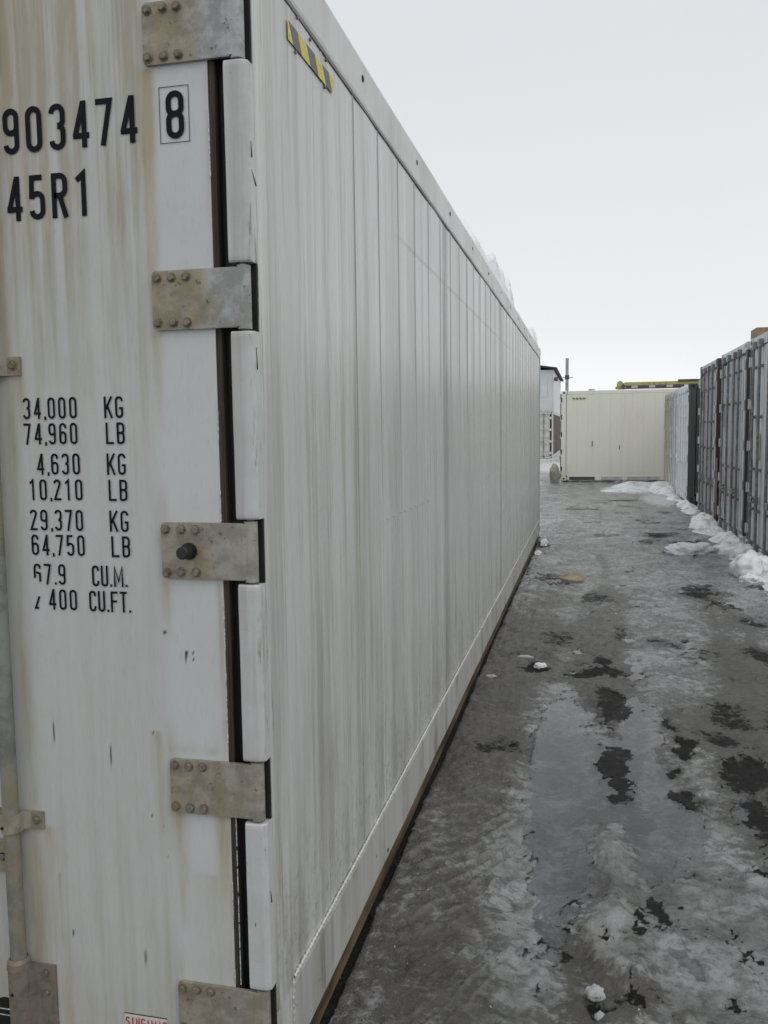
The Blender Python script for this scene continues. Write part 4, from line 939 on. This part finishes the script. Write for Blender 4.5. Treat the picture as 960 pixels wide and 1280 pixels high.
# old label patches on the doors (local frame: x = -(world y - y0), z)
def patch(cont, wy, z0, z1, wid, col, nm, y=-0.0065):
    d = [c for c in cont.children if c.name.startswith('door') and not c.name.startswith('door_')]
    lx = -(wy-cont.location.y); tgt = d[0] if lx > -1.219 else d[1]
    wid *= 1.7; b = MB(); b.add([(lx-wid/2, y, z0), (lx+wid/2, y, z0), (lx+wid/2, y, z1), (lx-wid/2, y, z1)], [(0, 1, 2, 3)])
    return b.build(nm, plain(nm+'_paint', col, 0.5, 0.3, sc=9), tgt, recalc=False)
patch(cA, 11.00, 1.55, 2.0, 0.10, (0.35, 0.29, 0.11), 'yellow_patch'); patch(cA, 10.42, 1.25, 1.60, 0.09, (0.38, 0.33, 0.10), 'yellow_patch'); patch(cA, 10.95, 0.45, 0.75, 0.09, (0.38, 0.34, 0.10), 'yellow_patch')
patch(cA, 10.98, 0.80, 1.25, 0.13, (0.14, 0.14, 0.145), 'grey_patch')
patch(cB, 13.62, 1.70, 2.05, 0.16, (0.10, 0.24, 0.36), 'blue_patch'); patch(cB, 13.32, 0.45, 0.72, 0.14, (0.36, 0.24, 0.13), 'orange_patch'); patch(cB, 13.34, 1.62, 1.98, 0.05, (0.36, 0.22, 0.15), 'orange_patch')
patch(cB, 12.28, 0.42, 1.15, 0.035, (0.03, 0.03, 0.035), 'dark_mark'); patch(cB, 12.62, 0.42, 1.2, 0.035, (0.06, 0.06, 0.065), 'dark_mark')
patch(cC, 16.78, 2.05, 2.4, 0.16, (0.16, 0.32, 0.31), 'teal_patch')
# red-brown panel glimpsed in the gap beside the rusty frame
b = MB(); b.box((XR-0.01, 14.15, 0.0), (XR+0.012, 14.44, 1.2), bev=0.005) 
tag(b.build('red_board', plain('red_board_paint', (0.075, 0.022, 0.014), 0.6, 0.5, sc=7), None), 'red-brown board standing in the gap left of the blue patched container', 'board')
b = MB(); b.box((0, 0, 0), (0.30, 0.42, 0.13), bev=0.008); o_ = b.build('timber_block', M_woodpale, None); o_.location = (XR+0.0, 10.86, 2.948)
tag(o_, 'pale timber block lying on top of the tall grey container at right', 'block')

# cream container across the far end of the aisle
cr_ = container('refrigerated_container', 'clean cream refrigerated container lying across the far end of the aisle', (-0.09, 26.9, 0.06), RZ, H=2.88, body=P_cream, frame=P_cream, side=P_cream, flatside=True)
b = MB()
for k in range(4):
    ya = 0.36+k*0.105; b.add([(0.006, ya, 2.61), (0.006, ya+0.055, 2.61), (0.006, ya+0.03, 2.66), (0.006, ya-0.025, 2.66)], [(0, 1, 2, 3)], 1); b.add([(0.0055, ya+0.055, 2.61), (0.0055, ya+0.105, 2.61), (0.0055, ya+0.08, 2.66), (0.0055, ya+0.03, 2.66)], [(0, 1, 2, 3)], 0)
b.build('warning_tape', [M_yellow, M_tapeblack], cr_, recalc=False)
for k in range(5):
    b = MB(); b.box((-0.01, -0.019, 0.30+k*0.555), (0.0045, 0.012, 0.45+k*0.555)); b.build('hinge_end', M_dark, cr_)
b = MB(); b.cyl((-0.12, 0.93, 2.872), (-0.12, 0.93, 2.93), 0.10, 0.10, n=20); b.build('vent_cap', P_grey, cr_)
for y_, z_, l_ in ((0.95, 1.10, 0.17), (1.80, 1.0, 0.12)):
    b = MB(); b.box((0.0005, y_, z_), (0.004, y_+0.025, z_+l_)); b.build('scuff', P_dark_and_shade, cr_)
for y_, w_ in ((0.25, 0.80), (1.25, 0.65), (2.05, 1.0), (3.2, 1.2)):
    b = MB(); b.box((0.0, y_, 0.02), (0.008, y_+w_, 0.125), bev=0.003); b.build('fork_pocket_plate', P_dark_and_shade if y_ < 1 else P_grey, cr_)

# far stack: lower container and cabin on top
lowc = container('storage_container', 'white storage container with ribbed doors at ground level under the dark-roofed cabin', (-1.02, 44, 0.20), 0, H=2.40, body=cmats('worn_white_paint', (0.56, 0.56, 0.54), amount=0.7, rustamt=0.9, chips=0.5), side=P_rusty, doorstyle='hrib')
b = MB(); b.box((-4.0, 43.6, 0.0), (-0.6, 56.5, 0.195), bev=0.02); tag(b.build('skid_base', P_pale, None), 'long pale base slab under the far storage container', 'base')
cab = thing('site_cabin', 'pale cabin with a dark overhanging roof, stacked on the far storage container', 'cabin', (-1.02, 44, 2.602))
b = MB(); b.box((-2.438, 0, 0), (0, 12.1, 2.14), bev=0.01)
b.build('wall', cmats('pale_cabin_paint', (0.55, 0.575, 0.58), amount=0.3, rustamt=0.1, chips=0), cab)
b = MB(); b.prism([(-2.60, 2.15), (-1.2, 2.35), (0.16, 2.15), (0.18, 2.24), (-1.2, 2.46), (-2.62, 2.24)], 1, -0.2, 12.3); b.build('roof', plain('tar_roof', (0.02, 0.02, 0.02), 0.8, 0.4, sc=3), cab)
b = MB(); b.box((-0.03, -0.02, 0.0), (0.02, 0.04, 2.14)); b.build('corner_trim', P_pale, cab)
b = MB(); b.box((-2.438, -0.03, 0.0), (0.01, -0.002, 0.10), bev=0.004); b.build('base_trim', P_grey, cab)
b = MB(); b.box((-0.62, -0.012, 0.75), (-0.30, -0.002, 1.35), bev=0.003); b.build('hatch', P_pale, cab)
b = MB(); b.cyl((0.14, -0.05, 1.55), (0.14, -0.05, 1.75), 0.10, n=14); b.box((0.02, -0.07, 1.62), (0.14, -0.03, 1.68)); b.build('side_lamp', P_dark_and_shade, cab)
# bare pole
pl_ = thing('metal_pole', 'bare grey metal pole standing behind the left end of the cream container', 'pole', (-0.075, 33, 0))
b = MB(); b.cyl((0, 0, 0), (0, 0, 4.45), 0.068, 0.062, n=18); b.build('shaft', plain('galvanised_pole', (0.33, 0.335, 0.34), 0.5, 0.25, sc=5), pl_)
b = MB(); b.cyl((-0.16, -0.07, 3.72), (0.24, -0.07, 3.70), 0.012, n=8); b.cyl((0, 0, 3.64), (0, 0, 3.80), 0.085, n=18); b.build('bracket', P_dark_and_shade, pl_)

# crane lorry behind the cream container: only the stowed boom shows above it
P_craney = painted('worn_yellow_crane_paint', (0.40, 0.385, 0.13), (0.12, 0.10, 0.05), amount=0.9, streak=7, rustamt=0.6)
P_cranep = plain('dark_purple_steel', (0.085, 0.06, 0.08), 0.5, 0.4, sc=4)
ct = thing('crane_lorry', 'crane lorry with a long yellow boom stowed level behind the cream container', 'lorry', (1.74, 32.0, 0))
b = MB(); b.box((0.32, -0.13, 3.17), (8.5, 0.13, 3.30), bev=0.02, mi=1); b.box((0.30, -0.11, 3.29), (8.5, 0.11, 3.42), bev=0.02, mi=0)
for k in range(6): b.box((0.55+k*0.62, -0.14, 3.20), (0.55+k*0.62+0.22, -0.12, 3.29), mi=2)
b.box((2.2, -0.16, 3.40), (3.1, 0.10, 3.48), bev=0.02, mi=1)
b.build('boom', [P_craney, P_cranep, P_beige], ct)
b = MB(); b.box((0.03, -0.17, 3.16), (0.36, 0.17, 3.40), bev=0.05, mi=0); b.cyl((0.14, -0.2, 3.36), (0.14, 0.2, 3.36), 0.11, n=18, mi=0); b.cyl((0.26, -0.2, 3.26), (0.26, 0.2, 3.26), 0.08, n=18, mi=1); b.cyl((0.02, -0.05, 3.22), (0.02, 0.05, 3.22), 0.05, n=14, mi=0)
b.build('boom_head', [P_craney, P_cranep], ct)
b = MB(); b.cyl((7.4, 0, 1.1), (7.4, 0, 3.2), 0.28, 0.2, n=20); b.box((6.9, -0.5, 1.0), (7.9, 0.5, 1.25), bev=0.03); b.build('crane_column', P_craney, ct)
b = MB(); b.box((0.9, -1.15, 1.05), (6.7, 1.15, 1.2), bev=0.02); b.box((0.9, -0.45, 0.75), (9.8, 0.45, 1.03), bev=0.02); b.box((0.9, -1.15, 1.2), (1.0, 1.15, 1.7)); b.build('load_bed', P_dark_and_shade, ct)
b = MB(); b.prism([(8.1, 0.7), (9.9, 0.7), (9.95, 1.6), (9.7, 2.6), (8.1, 2.65)], 1, -1.15, 1.15, mi=0); b.build('lorry_cab', P_craney, ct)
b = MB(); b.box((9.0, -1.165, 1.7), (9.65, 1.165, 2.4)); b.build('cab_window', M_black, ct)
for xx in (1.9, 3.1, 9.1):
    for yy in (-1.0, 1.0):
        b = MB(); b.cyl((xx, yy-0.15, 0.5), (xx, yy+0.15, 0.5), 0.5, n=28, mi=0); b.cyl((xx, yy-0.16, 0.5), (xx, yy+0.16, 0.5), 0.27, n=20, mi=1); b.build('wheel', [M_black, P_grey], ct)

# ------------------------------------------------------------ snow
def mk_snow(name, a=(0.86, 0.875, 0.89), d=(0.62, 0.625, 0.625), dirt=0.45):
    m = Mat(name); n1 = m.noise(5, 7, 0.65); n2 = m.noise(40, 6, 0.7)
    c = m.mix(m.ramp(n1, 0.42, 0.68), a, d); c = m.mix(m.math('MULTIPLY', m.ramp(n2, 0.58, 0.72), dirt), c, (0.16, 0.15, 0.13))
    m.color(c); m.rough(0.62); m.b.inputs['Subsurface Weight'].default_value = 0.0
    m.bump(m.math('ADD', n2, m.math('MULTIPLY', n1, 1.5)), 0.5, 0.01); return m.m
M_snow = mk_snow('old_snow', (0.84, 0.85, 0.865), (0.50, 0.50, 0.495), dirt=0.8)
M_roofsnow = mk_snow('fresh_roof_snow', (0.88, 0.89, 0.9), (0.8, 0.81, 0.82), 0.0)
M_icechunk = mk_snow('dirty_ice', (0.42, 0.43, 0.43), (0.22, 0.215, 0.20), 0.7)
xs_ = np.linspace(2.15, 3.02, 100); ys2 = [6.2]
while ys2[-1] < 26.0: ys2.append(ys2[-1]+0.0022*(ys2[-1]+1.9))
ys2 = np.array(ys2); BX, BY = np.meshgrid(xs_, ys2)
inner = 2.44+0.26*(fbm(BY*1.3, BX*0, 5, 101, .6)-0.5)*2+0.10*(fbm(BY*6, BX*6, 3, 102)-.5)+0.10*sstep(13, 17, BY)-0.12*sstep(19, 24, BY)
prof = sstep(0, 0.30, BX-inner)**0.8
am = (0.05+0.20*fbm(BY*0.75, BX*1.5, 3, 103))*(0.35+0.65*sstep(0.34, 0.55, fbm(BY*0.9+4, BX*0, 3, 105)))*sstep(30, 16, BY)
def lobes(X, Y, sc, seed):
    a = (X*sc+0.45*Y*sc*0.6); c = (Y*sc*0.62-X*sc*0.3); xi = np.floor(a); yi = np.floor(c); best = np.full(X.shape, 9.0)
    for i in (-1, 0, 1):
        for j in (-1, 0, 1):
            px = xi+i+vnoise((xi+i)*1.0, (yi+j)*1.0, seed)*0.9; py = yi+j+vnoise((xi+i)*1.0, (yi+j)*1.0, seed+9)*0.9
            best = np.minimum(best, (a-px)**2+(c-py)**2)
    return np.sqrt(np.clip(1-best, 0, 1))
lw = 0.06*(fbm(BX*9, BY*9, 3, 131)-.5)
bh = prof*am*(0.30+0.55*lobes(BX+lw, BY-lw, 2.6, 5)+0.28*lobes(BX-lw, BY+lw, 6.5, 6))+0.06*prof*(fbm(BX*11, BY*9, 5, 108, .6)-.4)-0.03*(1-prof)-0.01
bh *= np.where(BX > 2.86, np.clip((3.06-BX)/0.2, 0.35, 1), 1)
tag(grid_obj('snow_bank', np.stack([BX, BY, bh], -1).reshape(-1, 3), len(xs_), len(ys2), M_snow), 'low bank of dirty snow along the foot of the right-hand containers', 'snow', kind='stuff')
xs_ = np.linspace(0.9, 3.3, 110); ys2 = np.linspace(21.0, 27.0, 150); BX, BY = np.meshgrid(xs_, ys2)
q = np.maximum(blob(BX, BY, 2.25, 24.6, 0.75, 1.3, 0, 4)*0.16, blob(BX, BY, 1.85, 22.9, 0.75, 0.55, 0, 4)*0.10)
q = np.maximum(q, blob(BX, BY, 2.8, 23.5, 0.4, 2.2, 0, 4)*0.2)*(0.6+0.9*fbm(BX*2.5, BY*2.5, 4, 111))
bh = q-0.035+0.01*fbm(BX*12, BY*12, 3, 112)
tag(grid_obj('snow_patch', np.stack([BX, BY, bh], -1).reshape(-1, 3), len(xs_), len(ys2), M_snow), 'white patch of snow in front of the cream container', 'snow', kind='stuff')
# snow crust along the roof edge of the near container: a closed body, steep at the edge
ys2 = [3.0]
while ys2[-1] < 12.10: ys2.append(ys2[-1]+0.0022*(ys2[-1]+1.9))
ys2 = np.array(ys2)
tt = np.linspace(0, 1, 44)
T_, BY = np.meshgrid(tt, ys2)
env = sstep(3.05, 3.5, BY)*(0.22+0.95*sstep(.40, .56, fbm(BY*0.85, BY*0+3, 3, 122)))*sstep(12.1, 11.8, BY)
ed = np.minimum(0.004+0.045*(fbm(BY*4, BY*0+8, 4, 125)-0.62), -0.003)
BX = np.where(T_ < .5, ed-0.02*np.sin(T_*2*math.pi)*0-0.10*T_, ed-0.05-(T_-.5)*1.2)
prof = np.where(T_ < .5, np.sin(np.clip(T_/.5, 0, 1)*math.pi/2)**0.55, 1-0.6*sstep(.6, 1, T_))
ht = (0.075+0.38*np.clip(fbm(BY*2.2, BX*3, 4, 123, .6)-.25, 0, 1)+0.05*(fbm(BY*16, BX*16, 4, 124, .65)-.4))*env
bz = 3.004+np.maximum(ht, 0.001)*prof; bz[:, 0] = 3.0; bz[:, -1] = 3.0
BX = BX-0.014*(fbm(BY*12, bz*30, 3, 127))*(T_ > 0.02)*(T_ < .5)*env
tag(grid_obj('roof_snow', np.stack([BX, BY, bz], -1).reshape(-1, 3), len(tt), len(ys2), M_roofsnow), 'crusty snow lying along the roof edge of the long white container', 'snow', kind='stuff')

# lumps of snow and ice on the ground
lumpmesh('snow_slab', M_snow, (2.16, 10.68, 0.0), (0.36, 0.17, 0.12), 3, 5, 0.35, 0.3, 2.2, 0.12)
bpy.data.objects['snow_slab'].name = 'snow_lump'
tag(bpy.data.objects['snow_lump'], 'long white snow lump lying clear of the bank at right', 'snow lump')
lst = [(2.63, 8.85, .23, .30, .22, 'biggest rounded snow lump at the right edge of the picture'), (2.72, 10.15, .16, .2, .16, 'snow lump against the bank, right of the long white lump'),
       (2.52, 8.35, .12, .1, .08, 'small snow lump before the biggest rounded one at the right edge')]
for i, (x, y, a, b_, c, lb) in enumerate(lst): tag(lumpmesh('snow_lump', M_snow, (x, y, 0), (a, b_, c), 11+i, 4, .35, .35, 1.8), lb, 'snow lump', 'snow lumps by the right bank')
ilumps = [(0.42, 4.45, .045, .06, .022, 'pale ice lump on the dark grit left of the puddle'), (0.30, 4.66, .06, .035, .012, 'flat ice flake beside the pale lump on the dark grit'), (0.10, 4.08, .04, .03, .010, 'flat ice flake near the container foot'),
          (0.785, 0.70, .030, .036, .017, 'dirty ice lump on the ridge at the bottom of the picture'), (0.80, 0.60, .018, .02, .014, 'small ice piece beside the dirty lump at the bottom'),
          (1.62, 11.9, .10, .06, .05, 'small ice chunk far up the aisle near dark debris'), (1.95, 12.9, .28, .06, .03, 'thin pale ice strip far up the aisle'),
          (0.07, 10.4, .05, .22, .03, 'low snow heap against the foot of the long white container'), (0.10, 11.5, .06, .4, .045, 'low snow heap at the far corner of the long white container')]
for i, (x, y, a, b_, c, lb) in enumerate(ilumps): tag(lumpmesh('ice_lump', M_icechunk if i not in (0, 7, 8) else M_snow, (x, y, float(ground_fields(np.array([[x]]), np.array([[y]]))[0][0, 0])-0.004), (a, b_, c), 31+i, 4, .35, .3, 2.0), lb, 'ice lump', 'ice lumps on the aisle')
M_peb = plain('dark_grit', (0.035, 0.03, 0.026), 0.5, 0.4, sc=60)
r_ = random.Random(12); pb = MB(); PP = []
for k in range(1500):
    y = 0.4+13*r_.random()**1.6; x = 0.02+2.6*r_.random()
    if r_.random() < 0.4: x = 0.02+0.5*r_.random()**2
    PP.append((x, y))
PX = np.array([[p[0] for p in PP]]); PYY = np.array([[p[1] for p in PP]]); PZ = ground_fields(PX, PYY)[0][0]
for (x, y), z in zip(PP, PZ):
    s_ = r_.uniform(0.0015, 0.005)*(1+0.12*y); z = float(z)
    vs = [(x+s_*math.cos(a)*r_.uniform(.6, 1.2), y+s_*math.sin(a)*r_.uniform(.6, 1.2), z-.002) for a in (0.2, 1.5, 2.8, 4.1, 5.3)]+[(x+r_.uniform(-.3, .3)*s_, y, z+s_*r_.uniform(.5, 1))]
    pb.add(vs, [(i, (i+1) % 5, 5) for i in range(5)], 0 if r_.random() < .7 else 1)
tag(pb.build('grit', [M_peb, M_icechunk], None, recalc=False), 'dark grit and ice crumbs scattered over the icy aisle', 'grit', kind='stuff')
# boulder by the cream container
M_rock = plain('dirty_boulder', (0.26, 0.245, 0.205), 0.8, 0.45, sc=4, bump=0.5)
tag(lumpmesh('boulder', M_rock, (-0.30, 26.55, -0.02), (0.17, 0.22, 0.36), 5, 4, 0.25, 0.7, 1.4), 'dirty grey-beige boulder against the left end of the cream container', 'boulder')
# torn cardboard
M_card = plain('wet_cardboard', (0.27, 0.215, 0.135), 0.7, 0.4, sc=9, bump=0.3); M_cardd = plain('soaked_cardboard', (0.075, 0.055, 0.035), 0.55, 0.4, sc=12)
up = [(-.27, .02), (-.21, .03), (-.12, .02), (-.02, .05), (.09, .12), (.19, .15), (.28, .09)]; dn = [(-.275, .0), (-.20, -.02), (-.11, -.05), (0.01, -.06), (.10, -.13), (.20, -.15), (.29, -.03)]
b = MB(); vs = []; nU = len(up)
rr = random.Random(5)
for lay, dz_ in ((0, 0.0), (1, 0.006)):
    for j in range(7):
        for rw in range(4):
            a = up[j]; c = dn[j]; t_ = rw/3; x = a[0]*(1-t_)+c[0]*t_; y = a[1]*(1-t_)+c[1]*t_
            z = 0.022+0.012*math.sin(x*11+1)+0.035*(1-t_)*(x > 0)+(0.055*(1-j/3) if j < 3 else 0)+0.004*math.sin(j*3+rw*2)+dz_
            vs.append((x, y, z))
fs = []
for lay in (0, 1):
    for j in range(6):
        for rw in range(3):
            o = lay*28; fs.append((o+j*4+rw, o+j*4+rw+1, o+(j+1)*4+rw+1, o+(j+1)*4+rw))
for j in range(6): fs.append((j*4, (j+1)*4, 28+(j+1)*4, 28+j*4)); fs.append((j*4+3, (j+1)*4+3, 28+(j+1)*4+3, 28+j*4+3))
for rw in range(3): fs.append((rw, rw+1, 29+rw, 28+rw)); fs.append((24+rw, 25+rw, 53+rw, 52+rw))
b.add(vs, fs, 0); 
for k, fc in enumerate(b.f):
    cxm = sum(b.v[i][0] for i in fc)/len(fc)
    b.mi[k] = 1 if cxm < -0.06 else 0
o_ = b.build('cardboard_piece', [M_card, M_cardd], None); o_.location = (0.44, 8.28, 0.0); o_.rotation_euler = (0, 0, -0.18)
tag(o_, 'torn piece of wet brown cardboard lying on the icy aisle', 'cardboard')
